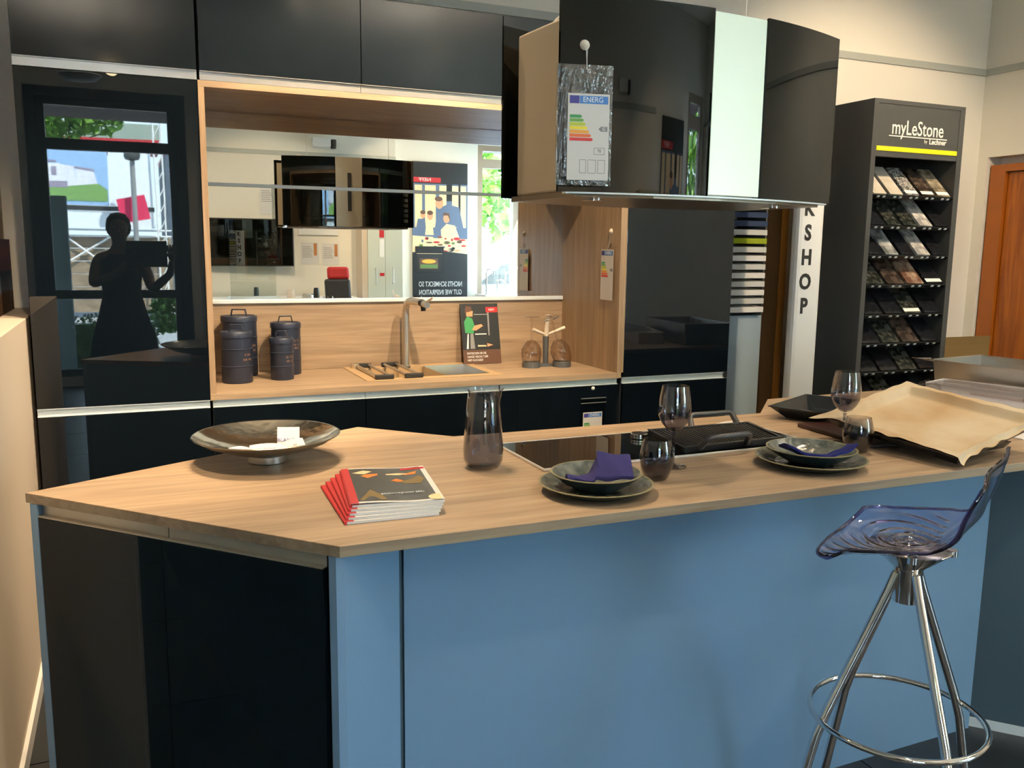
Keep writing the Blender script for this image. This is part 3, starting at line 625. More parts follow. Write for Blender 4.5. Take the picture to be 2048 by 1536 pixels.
nap = noisy(mat('indigo_cloth', srgb(50,47,95), .85, spec=.2), ns=400, bump=.2)
nap2 = noisy(mat('cobalt_cloth', srgb(30,38,105), .85, spec=.2), ns=400, bump=.2)
p1 = (.986,1.752); p2 = (1.652,1.770)
dinner(*p1, .136, 'olive rimmed dinner plate left of the stemless glass at the island front', 'dinner plates on the island')
soup(p1[0],p1[1],ZT+.007,.1085,'dark stoneware bowl on the left plate, holding an indigo napkin','bowls on the dinner plates')
dinner(*p2, .146, 'dark dinner plate beside the baking tray paper, under the right bowl', 'dinner plates on the island')
soup(p2[0],p2[1],ZT+.007,.118,'dark stoneware bowl on the right plate, holding a cobalt napkin','bowls on the dinner plates')
# napkin 1: folded, rising out of the bowl to the right
Mn = Matrix.Translation((p1[0]+.012,p1[1],ZT+.022))@Matrix.Rotation(R(-14),4,'Z')
def n1(u, v):
    x = -.090+.172*u; w = .030+.062*min(1,max(0,(u-.1)*2.0))
    k = max(0,min(1,(u-.32)/.22)); k = k*k*(3-2*k)
    z = .018*(1-u)+.004+k*(v*.050*(1-.25*max(0,u-.55)/.45)+.010+.012*max(0,u-.6)/.4)+.006*(1-k)*math.sin(v*4)
    y = -.034+(v-.3)*w*(1-.35*k)+.010*k*(1-v)+.008*math.sin(u*5)
    return (x+.016*k*(1-v)*-1+.012*v*(u>.5)*-1*k, y, z+.002*math.sin(u*17+v*4))
tag(MB(Mn).grid(n1, 26, 12, .008).build('napkin', nap, smooth=50, at=(p1[0],p1[1],ZT+.02)), 'folded indigo cloth napkin rising out of the left bowl', 'napkin')
Mn2 = Matrix.Translation((p2[0],p2[1]-.01,ZT+.012))@Matrix.Rotation(R(-20),4,'Z')
def n2(u, v):
    x = -.098+.188*u; a = 2*u-1
    z = .024+.026*a*a + .012*(1-v)
    y = -.052 + .02*(a*a) + (v-.5)*.060
    return (x, y, z+.002*math.sin(u*20+v*5))
tag(MB(Mn2).grid(n2, 26, 10, .006).build('napkin', nap2, smooth=50, at=(p2[0],p2[1],ZT+.02)), 'curved cobalt blue napkin lying across the right bowl', 'napkin')
def tumbler(x, y, lab):
    t = thing('tumbler', (x,y,ZT), lab, 'tumbler', 'smoked stemless glasses by the plates')
    MB().lathe([(0,0),(.024,0),(.031,.008),(.0395,.030),(.0425,.050),(.0420,.066),(.037,.090),(.0335,.102),(.0322,.102),(.0355,.090),(.0403,.066),(.0407,.050),(.0378,.031),(.029,.012),(0,.009)], (x,y,ZT), 48, close=False).build('glass', smoke, t, 60)
tumbler(1.182,1.797,'smoked stemless glass to the right of the left plate'); tumbler(1.888,1.842,'smoked stemless glass to the right of the right plate')
wine(1.292,1.888,'smoked wine glass in front of the cooktop knob','wine glasses on the island'); wine(1.935,1.945,'smoked wine glass beside the black roasting pan','wine glasses on the island')
# carafe
t = thing('carafe', (.822,2.062,ZT), 'tall smoked glass carafe behind the brochures', 'carafe')
cb = MB().lathe([(0,0),(.030,0),(.044,.006),(.0515,.022),(.0525,.05),(.048,.12),(.043,.175),(.0395,.200),(.041,.2065),(.0398,.2065),(.038,.200),(.0415,.175),(.0465,.12),(.0508,.05),(.0495,.025),(.041,.011),(0,.008)], (.822,2.062,ZT), 56, close=False)
for i, p in enumerate(cb.v):
    dz = p.z-ZT
    if dz > .185:
        dx = Vector((p.x-.822, p.y-2.062)); dirv = Vector((.9,-.42)); c = dx.normalized().dot(dirv) if dx.length > 0 else 0
        if c > .8: k_ = (c-.8)/.2*(dz-.185)/.022; p.x += dirv.x*.014*k_; p.y += dirv.y*.014*k_; p.z += .004*k_
cb.build('vessel', smokec, t, 60)
# hammered bowl with cards
ham = mat('hammered_silver', (.86,.80,.68), .17, 1.0); noisy(ham, ns=5, bump=.13, bscale=38, detail=1)
t = thing('fruit_bowl', (.312,2.33,ZT), 'shallow hammered silver bowl on a round foot', 'bowl')
MB().lathe([(0,0),(.048,0),(.050,.002),(.050,.019),(.046,.021),(0,.021)], (.312,2.33,ZT), 40, close=False).build('foot', steelb, t, 40)
MB().lathe([(.0,.021),(.05,.023),(.11,.036),(.16,.055),(.189,.072),(.191,.074),(.189,.0755),(.186,.074),(.158,.058),(.108,.040),(.05,.0265),(0,.025)], (.312,2.33,ZT), 72, close=False).build('dish', ham, t, 70)
def card(o, x, y, w, h, lab, txt=None, tm=None, size=.014, curl=.0):
    M = frame(o, x, y)
    c = thing('paper_card', o, lab, 'card', 'paper cards in the silver bowl')
    MB(M).grid(lambda u,v:(u*w,v*h,curl*math.sin(u*3.1)*(.3+v)), 6, 4, .0008).build('card', paper, c)
    if txt: text(txt, size, M@Matrix.Translation((w*.5,h*.42,.0022+curl*.8)), tm or prk, c, 'lettering', 1.0, 'CENTER', .0002)
card((.335,2.315,.9405),(.97,-.16,-.03),(.10,.42,.50),.058,.070,'upright white card with a purple word in the silver bowl','BLANCO',prn,.0145)
card((.262,2.288,.9385),(.97,-.10,-.0),(.05,.60,.42),.085,.035,'white card with black print left of the purple-worded card','C   TIONS',prk,.010,.004)
card((.352,2.262,.945),(.93,.05,.14),(-.1,.62,.42),.052,.036,'small curled white card at the right of the bowl','no',prk,.009,.005)
card((.205,2.272,.950),(.96,-.06,-.06),(.05,.70,.35),.060,.022,'torn white paper scrap at the left of the bowl',None,None,.01,.007)
# brochures
bc = Vector((.522,1.885)); 
covers = [mat('brochure_cover_dark', (.045,.043,.036), .25, spec=.6)]
for k in range(5):
    z = ZT+.0005+(4-k)*.0058; off = k*.0055
    a = R(-8.5+1.6*k); M = Matrix.Translation((bc.x-off*1.6, bc.y-off*1.1, z))@Matrix.Rotation(a,4,'Z')
    nm = ['topmost','second from top','middle','second lowest','lowest'][k]
    t = thing('brochure', (bc.x-off*1.6, bc.y-off*1.1, z), '%s red-spined kitchen brochure of the fanned stack' % nm, 'brochure', 'stacked brochures on the island')
    wv = lambda u, v: .0022*math.sin(u*math.pi)*(1 if k == 0 else .3) 
    pg = MB(M)
    pg.box(-.098,.1,-.1475,.1475,.0004,.0050); pg.build('pages', paper, t)
    MB(M).grid(lambda u,v:(-.1+.2*u,-.1485+.297*v,.0056+(-.0010 if k else 1)*(.0000)+ (.0018*(1+math.sin(u*6.0+.5)) if k == 0 else 0)), 28, 2, .0004).build('cover', paper, t)
    MB(M@Matrix.Translation((-.1,-.1487,.0030))@Matrix.Rotation(R(-90),4,'X')).cyl((0,0,0),.0032,.2974,12).build('spine', red, t, 50); MB(M).box(-.100,-.083,-.1487,.1487,.0057,.0062).build('spine_strip', red, t)
    MB(M).box(-.0985,.1,-.1485,.1485,0,.0004).build('back_cover', paper, t)
    if k == 0:
        fz = lambda x_: .0062+.0018*(1+math.sin((x_+.1)/.2*6.0+.5))
        c = MB(M)
        def strip(x0,x1,y0,y1,mi,dz=0.,n=20):
            for i in range(n):
                a0 = x0+(x1-x0)*i/n; a1 = x0+(x1-x0)*(i+1)/n; c.poly([(a0,y0,fz(a0)+dz),(a1,y0,fz(a1)+dz),(a1,y1,fz(a1)+dz),(a0,y1,fz(a0)+dz)],mi)
        strip(-.1,-.083,-.1485,.1485,0); strip(-.083,.088,-.138,.140,1); strip(.04,.098,.118,.134,0,.0003)
        def blob(pts, mi, dz=.0004): c.poly([(x_,y_,fz(x_)+dz) for x_,y_ in pts], mi)
        blob([(-.078,.10),(-.05,.12),(-.03,.11),(-.05,.085)],3); blob([(-.06,.07),(-.045,.05),(-.02,.075),(-.018,.09),(-.045,.085)],2)
        blob([(0,.085),(.03,.09),(.055,.08),(.03,.072),(0,.076)],3); blob([(.035,.09),(.05,.085),(.075,.10),(.07,.075),(.045,.07)],2)
        blob([(.02,.01),(.05,.03),(.075,.06),(.085,.03),(.07,-.01),(.04,-.005)],4); blob([(.005,.025),(.02,.04),(.035,.022),(.02,.01)],2)
        blob([(-.08,-.13),(-.05,-.05),(-.03,-.09),(-.02,-.13)],4)
        blob([(.088+.020*math.cos(q),-.128+.022*math.sin(q)) for q in [i*2*math.pi/16 for i in range(16)] if .088+.020*math.cos(q) < .1001]+[] ,3,.0006)
        c.build('cover_print', [red,covers[0],mat('print_orange_skin', srgb(225,125,50), .5),prcream,mat('print_olive', srgb(120,100,60), .5)], t)
        text('Einbaugeräteprogramm 2021', .0125, M@Matrix.Translation((.005,-.085,.0088)), wht, t, 'lettering', .85)

# black roasting pan, board, baking tray with paper, boxes, papers
enam = mat('black_enamel', (.008,.012,.018), .12, spec=.7)
def pan(M, w, h, dep, ins, m, flange, nm, root, th=.003):
    b = MB(M); 
    A_=[(0,0,0),(w,0,0),(w,h,0),(0,h,0)]; F=flange
    O=[(-F,-F,0),(w+F,-F,0),(w+F,h+F,0),(-F,h+F,0)]; I=[(ins,ins,-dep),(w-ins,ins,-dep),(w-ins,h-ins,-dep),(ins,h-ins,-dep)]
    O2=[(x_,y_,-th) for x_,y_,_ in O]; A2=[(x_-th if x_==0 else x_+th, y_-th if y_==0 else y_+th,-th) for x_,y_,_ in A_]; I2=[(x_-th if x_<w/2 else x_+th, y_-th if y_<h/2 else y_+th,-dep-th) for x_,y_,_ in I]
    vs=A_+O+I+O2+A2+I2; fs=[]
    for i in range(4):
        j=(i+1)%4; fs += [(i,j,4+j,4+i)[::-1],(i,8+i,8+j,j)[::-1],(4+i,4+j,12+j,12+i)[::-1],(12+i,12+j,16+j,16+i)[::-1],(16+i,16+j,20+j,20+i)[::-1]]
    fs += [(8,9,10,11),(23,22,21,20)]
    b.add(vs, fs); return b.build(nm, m, root, bevel=.0015)
t = thing('roasting_pan', (2.2,2.33,ZT), 'small black enamelled roasting pan behind the right wine glass', 'pan')
pu = Vector((.37,.19,0)).normalized(); pv = Vector((-.19,.37,0)).normalized()*1
F1 = Vector((2.085,2.150,.955)); M = frame(F1, pu, pv)
pan(M, .33, .21, .041, .045, enam, .008, 'pan', t)
tag(MB(Matrix.Translation((1.978,2.19,ZT+.0005))@Matrix.Rotation(R(-3),4,'Z')).box(0,.34,-.33,0,0,.012).build('serving_board', mat('red_brown_board', (.035,.013,.012), .3), at=(2.1,2.0,ZT), bevel=.002), 'dark red-brown board under the tip of the baking paper', 'board')
TA, TB, TD = Vector((1.915,2.025,.978)), Vector((2.305,2.065,1.054)), Vector((1.975,1.575,.943))
TM = frame(TD, (TB-TA), (TA-TD)); tw_, th_ = (TB-TA).length, (TA-TD).length
t = thing('baking_tray', (2.15,1.83,ZT), 'black baking tray propped at a slant under crumpled baking paper', 'tray')
pan(TM@Matrix.Translation((.016,.016,-.004)), tw_-.032, th_-.032, .024, .012, enam, .004, 'tray', t)
t = thing('tray_support', (2.28,1.9,ZT), 'dark oven pan hidden beneath the slanted baking tray', 'pan')
pan(frame((2.12,1.66,.944),(1,.1,.0),(-.1,1,0)), .18, .28, .018, .012, enam, .004, 'pan', t)
pm = noisy(mat('baking_paper', srgb(205,182,145), .55), ns=4, c0=srgb(176,146,106), c1=srgb(200,184,156), bump=.1, bscale=30)
def pf(u, v):
    e = min(u,1-u)*tw_; e2 = min(v,1-v)*th_; m = min(e,e2)
    wall = max(0,min(1,(m-.022)/.022)); wall = wall*wall*(3-2*wall)
    z = .006-.026*wall
    z += .0014*math.sin(u*31+math.sin(v*7)*2)*(1-wall)+.0012*math.sin(v*37+u*3)*(1-wall)
    x_ = u*tw_; y_ = v*th_
    if u < .05 : z += .001*math.sin(v*50)
    # corner flaring at A (u=0,v=1)
    ca = max(0,1-((u)**2+(1-v)**2)**.5/.14); x_ -= .022*ca; y_ += .028*ca; z += -.012*ca
    cd = max(0,1-((u)**2+(v)**2)**.5/.12); y_ -= .012*cd; z -= .010*cd
    if v < .02: z -= .012+.002*math.sin(u*40)
    return (x_+.003*math.sin(v*23)*(u<.03), y_+.003*math.sin(u*29)*(v<.03), z)
tag(MB(TM).grid(pf, 52, 60, .0005).build('baking_paper', pm, smooth=40, at=(2.15,1.83,.97)), 'creased tan baking paper lining the slanted tray', 'baking paper')
clear = thin('clear_plastic_box', (.965,.965,.975), ior=1.45, refl=.8, rough=.05); frost = mat('frosted_plastic', (.78,.79,.82), .3)
t = thing('white_container', (2.98,2.2,ZT), 'white plastic container under the clear lid at the right', 'container')
bu = Vector((.30,-.95,0)).normalized(); bv = Vector((.95,.30,0)).normalized()
M = frame((2.83,2.44,ZT+.0005), bu, bv); b = MB(M); b.box(0,.42,0,.004,0,.070); b.box(0,.42,.156,.16,0,.070); b.box(0,.004,.004,.156,0,.070); b.box(.416,.42,.004,.156,0,.070); b.box(.004,.416,.004,.156,0,.004)
b.build('tub', frost, t, bevel=.002)
t = thing('plastic_lid', (2.9,2.2,.985), 'clear plastic lid with moulded grips resting on the white container', 'lid')
M = frame((2.665,2.37,.9825), (.165,-.98,0), (.98,.165,0)); b = MB(M)
b.box(0,.50,0,.30,0,.003); b.box(-.004,.504,-.004,0,-.004,.004); b.box(-.004,0,0,.30,-.004,.004); b.box(.5,.504,0,.30,-.004,.004)
b.box(.03,.48,.10,.28,.003,.016); b.build('lid', clear, t, bevel=.001)
for u in (.015,.40):
    MB(M).tube([(u,.03,.002),(u+.012,.035,.014),(u+.035,.045,.020),(u+.06,.055,.014),(u+.075,.06,.002)], [.004,.006,.007,.006,.004], 8).build('grip', clearcup, t, 50)
tag(MB(frame((2.50,1.78,ZT+.0006),(1,.12,0),(-.12,1,0))).box(0,.27,0,.40,0,.003).build('paper_sheets', paper, at=(2.6,2.0,ZT)), 'white paper sheets on the worktop right of the baking tray', 'paper')
tag(MB(frame((2.50,1.86,ZT+.0042),(1,.05,0),(-.05,1,0))).box(0,.21,0,.06,0,.0004).build('paper_slip', wht, at=(2.6,1.9,ZT)), 'white slip with a blue mark on top of the paper sheets', 'paper')
t = thing('steel_pan', (3.2,2.35,ZT), 'deep steel oven pan at the far right of the island', 'pan')
M = frame((3.055,2.60,1.042), (.12,-.99,0), (.99,.12,0))
pan(M, .55, .33, .125, .012, steelb, .014, 'pan', t)
MB(M).tube([(-.004,-.015,.004),(-.05,-.075,.004),(.05,-.075,.004)],.0025,6).build('wire', chrome, t)

# ================= BAR STOOL =================
sc = Vector((1.548,1.338)); DD = Vector((.885,-.467,0)); WD = Vector((.88,.48,0)).normalized()
t = thing('bar_stool', (sc.x,sc.y,0), 'transparent violet bar stool with rippled seat and chrome legs', 'bar stool')
acr = mat('violet_acrylic', (.72,.72,.93), .0); acr.node_tree.nodes['Principled BSDF'].inputs['Transmission Weight'].default_value = 1; acr.node_tree.nodes['Principled BSDF'].inputs['IOR'].default_value = 1.38
def seat(u, v):
    a = 2*v-1; s = u; A1 = R(72); rad = .085
    if s < .58: x = -.172+s/.58*.222; z = 0
    elif s < .8: q = (s-.58)/.22*A1; x = .05+rad*math.sin(q); z = rad*(1-math.cos(q))
    else: q = (s-.8)/.2*.118; x = .05+rad*math.sin(A1)+q*math.cos(A1)*.9; z = rad*(1-math.cos(A1))+q*math.sin(A1)
    wid = .175*(1-.08*max(0,(s-.58)/.42))
    f = max(0,1-s/.22)
    if a > 0: wid *= 1-.22*f*f
    x += .030*f*a*a*(1 if a > 0 else .25); x += .035*f*a**6*(a < 0)
    if a < 0: wid *= 1-.10*f**3
    z += (.034 if a > 0 else .024)*abs(a)**2.6*(1 if s < .58 else max(0,1-(s-.58)*3.2))
    if a < 0: z -= .030*f*abs(a)**2
    z += .008*f
    if s > .85: z += .018*((s-.85)/.15)*a
    y = a*wid
    P = DD*x+WD*y; rr_ = P.length
    if s < .58: z += .0036*math.sin(rr_*2*math.pi/.030)*min(1,(1-abs(a))*4,s*6)
    else: x += .007*math.sin((s*6.5+a*1.1)*2*math.pi*.6)*(s-.58)/.42*min(1,(1-abs(a))*2+.35); P = DD*x+WD*y
    return (sc.x+P.x, sc.y+P.y, .850+z)
sm = MB(); nu, nv = 80, 64
sm.grid(seat, nu, nv)
so = sm.build('seat', acr, t, 80)
md = so.modifiers.new('thick', 'SOLIDIFY'); md.thickness = .006; md.offset = -1
e1 = [seat(i/40, 0) for i in range(41)]; e2 = [seat(1, i/20) for i in range(21)]; e3 = [seat(1-i/40, 1) for i in range(41)]; e4 = [seat(0, 1-i/20) for i in range(20)]
edgem = thin('acrylic_edge', (.42,.40,.62), ior=1.5, refl=1.5)
MB().tube([tuple(Vector(p)-Vector((0,0,.003))) for p in e1+e2[1:]+e3[1:]+e4[1:]], .0042, 6, closed=True).build('seat_rim', edgem, t, 60)
MB().lathe([(0,.712),(.030,.712),(.030,.785),(.034,.792),(.082,.832),(.086,.836),(.082,.839),(0,.839)], (sc.x,sc.y,0), 32, close=False).build('hub', chrome, t, 40)
for dx in (-.06,.06):
    for dy in (-.06,.06): MB().cyl((sc.x+dx,sc.y+dy,.826), .010, .014, 12).build('bolt', chrome, t, 40)
for a in (164,80,256,-4):
    c_, s_ = math.cos(R(a)), math.sin(R(a)); P = []
    for r_, z in ((.028,.778),(.045,.735),(.110,.59),(.168,.46),(.190,.40),(.225,.25),(.255,.12),(.272,.012)): P.append((sc.x+r_*c_, sc.y+r_*s_, z))
    lg = MB().tube(P, .0105, 12).build('leg', chrome, t, 60)
    MB().cyl((sc.x+.273*c_, sc.y+.273*s_, 0), .014, .014, 12).build('foot_cap', blkr, lg)
MB().tube([(sc.x+.187*math.cos(2*math.pi*i/48), sc.y+.187*math.sin(2*math.pi*i/48), .437) for i in range(48)], .0065, 10, closed=True).build('foot_ring', chrome, t, 60)

# ================= BEHIND, RIGHT SIDE =================
t = thing('sample_file_rack', (3.1,3.97,0), 'tall rack of white and green sample folders beside the tall cabinet', 'rack')
MB().box(2.90,3.185,3.86,4.11,0,1.13).build('cabinet_base', mat('pale_blue_front', (.36,.46,.54), .5), t)
MB().box(3.18,3.19,3.86,4.11,1.13,2.0).build('upright', dgrey2, t)
MB().box(2.90,2.91,3.86,4.11,1.13,2.0).build('upright', dgrey2, t)
lime = mat('lime_card', srgb(150,165,20), .6); nvc = mat('navy_card', (.02,.04,.10), .6); lg_ = mat('pale_folder', (.62,.64,.62), .6)
for i in range(18):
    z = 1.15+i*.046; mt = nvc if i in (10,11) else lime if i == 8 else (lg_ if i % 2 else white)
    MB().add([(2.92,3.83,z),(3.17,3.83,z),(3.17,3.83,z+.028),(2.92,3.83,z+.028),(2.92,4.08,z+.02),(3.17,4.08,z+.02),(3.17,4.08,z+.044),(2.92,4.08,z+.044)],[(0,1,2,3),(1,5,6,2),(5,4,7,6),(4,0,3,7),(3,2,6,7),(0,4,5,1)]).build('folder', mt, t)
t = thing('sample_door', (3.24,3.92,0), 'tall brown sample door with a golden oak edge', 'door panel')
MB().box(3.195,3.325,3.905,3.925,0,2.35).build('leaf', mat('brown_veneer', srgb(112,82,52), .5), t)
MB().box(3.325,3.372,3.90,3.93,0,2.35).build('edge_strip', mat('golden_oak', srgb(190,130,62), .45), t)
t = thing('sign_column', (3.085,3.42,0), 'white upright sign with black vertical letters beside the stone display', 'sign')
MB().box(3.005,3.165,3.40,3.46,0,2.45).build('panel', mat('sign_white', (.82,.85,.86), .45), t, bevel=.02)
for i, ch in enumerate('WORKSHOP'):
    text(ch, .105, frame((3.062,3.3985,1.209+.1195*(7-i)), (1,0,0), (0,0,1)), prk, t, 'letter', .86, 'CENTER', .0008, .0034)
# stone display
KY = 3.30; KX0, KX1 = 3.333, 3.95
t = thing('stone_display', (3.64,3.5,0), 'dark grey display tower of stone samples with a yellow stripe', 'display stand')
b = MB(); b.box(KX0,KX0+.03,KY,KY+.5,0,2.215); b.build('side_panel', dgrey, t, bevel=.001)
b = MB(); b.box(KX1-.035,KX1,KY,KY+.5,0,2.215); b.build('side_panel', dgrey, t, bevel=.001)
MB().box(KX0+.03,KX1-.035,KY+.46,KY+.5,0,2.215).build('back_panel', dgrey, t); MB().box(KX0+.03,KX1-.035,KY,KY+.46,2.195,2.215).build('top_panel', dgrey, t)
MB().box(KX0+.03,KX1-.035,KY+.003,KY+.03,1.945,2.195).build('header_panel', dgrey, t); MB().box(KX0+.03,KX1-.035,KY,KY+.46,0,.10).build('plinth', dgrey, t)
MB().box(KX0+.032,KX1-.038,KY,KY+.004,1.972,1.994).build('yellow_stripe', yel, t)
M = frame((3.632,KY+.0015,2.085),(1,0,0),(0,0,1)); silv = mat('silver_print', (.75,.75,.72), .4)
text('myLeStone', .098, M, silv, t, 'lettering', .80, 'CENTER', .0008, .0006)
MB().box(3.44,3.835,KY+.0,KY+.003,2.043,2.048).build('underline', silv, t)
text('by', .026, frame((3.69,KY+.0015,2.030),(1,0,0),(0,0,1)), silv, t, 'lettering', .9, 'CENTER', .0006)
text('Lechner', .036, frame((3.772,KY+.0015,2.030),(1,0,0),(0,0,1)), silv, t, 'lettering', 1.0, 'CENTER', .0006, .001)
shz = [1.758,1.608,1.462,1.316,1.164,1.016,.871,.726,.58]
clipm = mat('clear_clip', (.6,.65,.68), .1)
ang = R(45); cy_, sy_ = math.cos(ang), math.sin(ang)
shelfm = mat('shelf_dark', (.012,.014,.017), .25)
SM = {}
def stone(nm, a, b_, ns, rough=.2):
    if nm not in SM: SM[nm] = noisy(mat(nm, a, rough, spec=.6), ns=ns, c0=a, c1=b_, detail=8, p0=.4, p1=.62)
    return SM[nm]
pale = stone('pale_stone', (.26,.26,.26), (.66,.63,.58), 28); cream = stone('cream_stone', (.50,.46,.38), (.62,.58,.52), 14); spk = stone('speckled_stone', (.07,.075,.08), (.50,.48,.45), 90)
dkb = stone('black_stone', (.006,.006,.008), (.018,.02,.024), 60, .12); dkg = stone('green_black_stone', (.012,.016,.014), (.06,.062,.055), 40, .15); brn = stone('brown_stone', (.03,.022,.018), (.10,.075,.06), 25)
beige = stone('beige_stone', (.14,.12,.08), (.42,.36,.27), 22); mrb = stone('marbled_stone', (.10,.11,.11), (.62,.63,.62), 12); rust = stone('rusty_stone', (.12,.06,.04), (.45,.33,.24), 16)
rows = [[('pale cream',cream),('cream dotted',cream),('grey speckled',spk),('dark brown',brn),('beige grained',beige)],
        [('black',dkb),('dark green-grey',dkg),('dark green-grey',dkg),('pale marbled',pale),('black',dkb)],
        [('black',dkb),('white veined',mrb),('black',dkb),('beige speckled',pale),('black',dkb)],
        [('dark grey',dkg),('brown',brn),('rust beige',rust),('black',dkb)],
        [('black',dkb),('black',dkb),('dark green-grey',dkg),('black',dkb)],
        [('black',dkb),('dark olive',dkg),('dark brown',brn),('black',dkb)],
        [('black',dkb),('black',dkb),('dark grey',dkg),('black',dkb)],
        [('black',dkb),('dark grey',dkg),('black',dkb),('black',dkb)],
        [('black',dkb),('black',dkb),('black',dkb),('dark grey',dkg)]]
rn = ['top','second','third','fourth','fifth','sixth','seventh','eighth','lowest']; cn = ['leftmost','second from left','middle','second from right','rightmost']; cn4 = ['leftmost','second from left','third from left','rightmost']
for si, z in enumerate(shz):
    Ms = frame((KX0+.032,KY+.012,z), (1,0,0), (0,cy_,sy_)); wS = KX1-.037-KX0-.032
    sh = MB(Ms); sh.box(0,wS,-.006,.215,-.006,0); sh.box(0,wS,-.010,-.004,-.012,.010)
    so_ = sh.build('shelf', shelfm, t)
    n = len(rows[si]); pitch = wS/n
    for i, (nm, mt) in enumerate(rows[si]):
        zz = .030*0
        o = MB(Ms).box(i*pitch+.008,(i+1)*pitch-.016,0,.205,.001,.013).build('stone_sample', mt, at=Ms@Vector(((i+.5)*pitch,0,0)))
        tag(o, '%s stone sample, %s on the %s shelf of the display' % (nm, (cn if n == 5 else cn4)[i], rn[si]), 'stone sample', 'stone samples on the display tower')
        if (si, i) in ((0,2),(0,3),(0,4),(3,3),(4,2)):
            MB(Ms).box(i*pitch+.010,(i+1)*pitch-.018,.010,.032,.0131,.0138).build('sticker', wht, o)
    b = MB(Ms)
    for i in range(n):
        for q in (.25,.6): b.box((i+q)*pitch,(i+q)*pitch+.016,-.013,-.0101,-.002,.007)
    b.build('clip', clipm, t)
t = thing('cardboard_box', (4.36,3.7,0), 'brown cardboard box standing by the orange door', 'box')
cdb = mat('cardboard', srgb(118,92,48), .8)
MB().box(4.10,4.57,3.52,3.95,0,.96).build('carton', cdb, t)
MB(frame((4.10,3.52,.96),(1,0,0),(0,-.08,1))).box(0,.47,0,.05,-.004,0).build('flap', cdb, t); MB().box(4.10,4.40,3.945,3.95,.96,1.02).build('flap', cdb, t)

# left wall picture
t = thing('canvas_picture', (-.45,3.5,1.24), 'small sunset seascape canvas standing on the left ledge', 'picture')
def ramp_mat():
    m = mat('seascape_print', (.3,.2,.3), .6); n = m.node_tree; L = n.links
    tcx = n.nodes.new('ShaderNodeTexCoord'); sp = n.nodes.new('ShaderNodeSeparateXYZ'); r = n.nodes.new('ShaderNodeValToRGB'); nz = n.nodes.new('ShaderNodeTexNoise'); nz.inputs['Scale'].default_value = 9
    mpp = n.nodes.new('ShaderNodeMapping'); mpp.inputs['Scale'].default_value = (1,1,9); L.new(tcx.outputs['Object'], mpp.inputs[0]); L.new(mpp.outputs[0], nz.inputs[0])
    ad = n.nodes.new('ShaderNodeMath'); ad.operation = 'MULTIPLY_ADD'; ad.inputs[1].default_value = .03; L.new(nz.outputs[0], ad.inputs[0]); L.new(tcx.outputs['Object'], sp.inputs[0]); L.new(sp.outputs['Z'], ad.inputs[2])
    mr = n.nodes.new('ShaderNodeMapRange'); mr.inputs[1].default_value = 0; mr.inputs[2].default_value = .28; L.new(ad.outputs[0], mr.inputs[0]); L.new(mr.outputs[0], r.inputs[0])
    e = r.color_ramp.elements; e[0].position = 0; e[0].color = (*srgb(70,42,20),1); e[1].position = 1; e[1].color = (*srgb(120,110,160),1)
    for p_, c_ in ((.22,srgb(90,60,35)),(.27,srgb(110,125,150)),(.5,srgb(50,80,115)),(.53,srgb(120,100,125)),(.8,srgb(150,110,130))): k = e.new(p_); k.color = (*c_,1)
    L.new(r.outputs[0], n.nodes['Principled BSDF'].inputs['Base Color']); return m
MB().box(-.459,-.435,2.95,4.05,1.213,1.49).build('canvas', ramp_mat(), t)
# small framed picture seen in the reflection (on the side wall, nearer the camera)
t = thing('picture_frame', (-.45,2.7,1.4), 'dark framed picture on the side wall near its front end', 'picture')
MB().box(-.459,-.44,2.60,2.86,1.32,1.85).build('frame', blk, t, bevel=.003); MB().box(-.4405,-.439,2.63,2.83,1.35,1.82).build('print', prg, t)

# ================= LAMPS =================
warm = (1.0,.75,.48)
def spot(x, y, z, tgt, power, lab, size=R(75), blend=.6, col=warm, rad=.025):
    t = thing('ceiling_spotlight', (x,y,z), lab, 'spotlight', 'ceiling spotlights')
    dv = (Vector(tgt)-Vector((x,y,z))).normalized(); p = Vector((x,y,z))
    MB().tube([(x,y,3.5),(x,y,z+.06)], .008, 8).build('stem', blk, t, 50)
    MB().cyl((x,y,3.48), .05, .02).build('ceiling_plate', blk, t, 40)
    hd = MB().tube([p-dv*.11, p-dv*.01], [.032,.042], 20).build('lamp_head', blk, t, 40)
    MB().tube([p-dv*.012, p-dv*.006], .036, 20).build('lens', mat('lamp_lens', (1,.9,.7), .5, emit=(1,.78,.45), es=14), hd)
    l = bpy.data.lights.new('spot', 'SPOT'); l.energy = power; l.color = col; l.spot_size = size; l.spot_blend = blend; l.shadow_soft_size = rad
    lo = bpy.data.objects.new('spot_light', l); COL.objects.link(lo); lo.parent = hd
    lo.matrix_world = Matrix.Translation(p+dv*.004-ORG[t.name]*0)@dv.to_track_quat('-Z','Y').to_matrix().to_4x4()
    m_ = Matrix.Translation(p+dv*.004-Vector((x,y,z)))@dv.to_track_quat('-Z','Y').to_matrix().to_4x4(); lo.matrix_parent_inverse = Matrix(); lo.matrix_basis = m_
    return t
spot(.42,2.42,3.0,(.40,2.2,.9),66,'black ceiling spotlight above the silver bowl')
spot(-.04,1.5,2.42,(-.42,3.0,.7),55,'black ceiling spotlight before the left tall cabinet')
spot(1.05,2.45,2.95,(.65,3.8,.95),185,'black ceiling spotlight aimed at the canisters')
spot(.70,2.75,3.0,(1.35,1.7,.9),75,'black ceiling spotlight aimed at the plates')
spot(1.75,2.55,2.95,(1.65,3.9,1.0),120,'black ceiling spotlight aimed at the glass stand')
spot(2.5,2.3,3.05,(2.2,1.8,.95),68,'black ceiling spotlight above the baking tray')
spot(3.6,2.1,3.05,(3.9,3.7,1.9),110,'black ceiling spotlight aimed at the stone display')
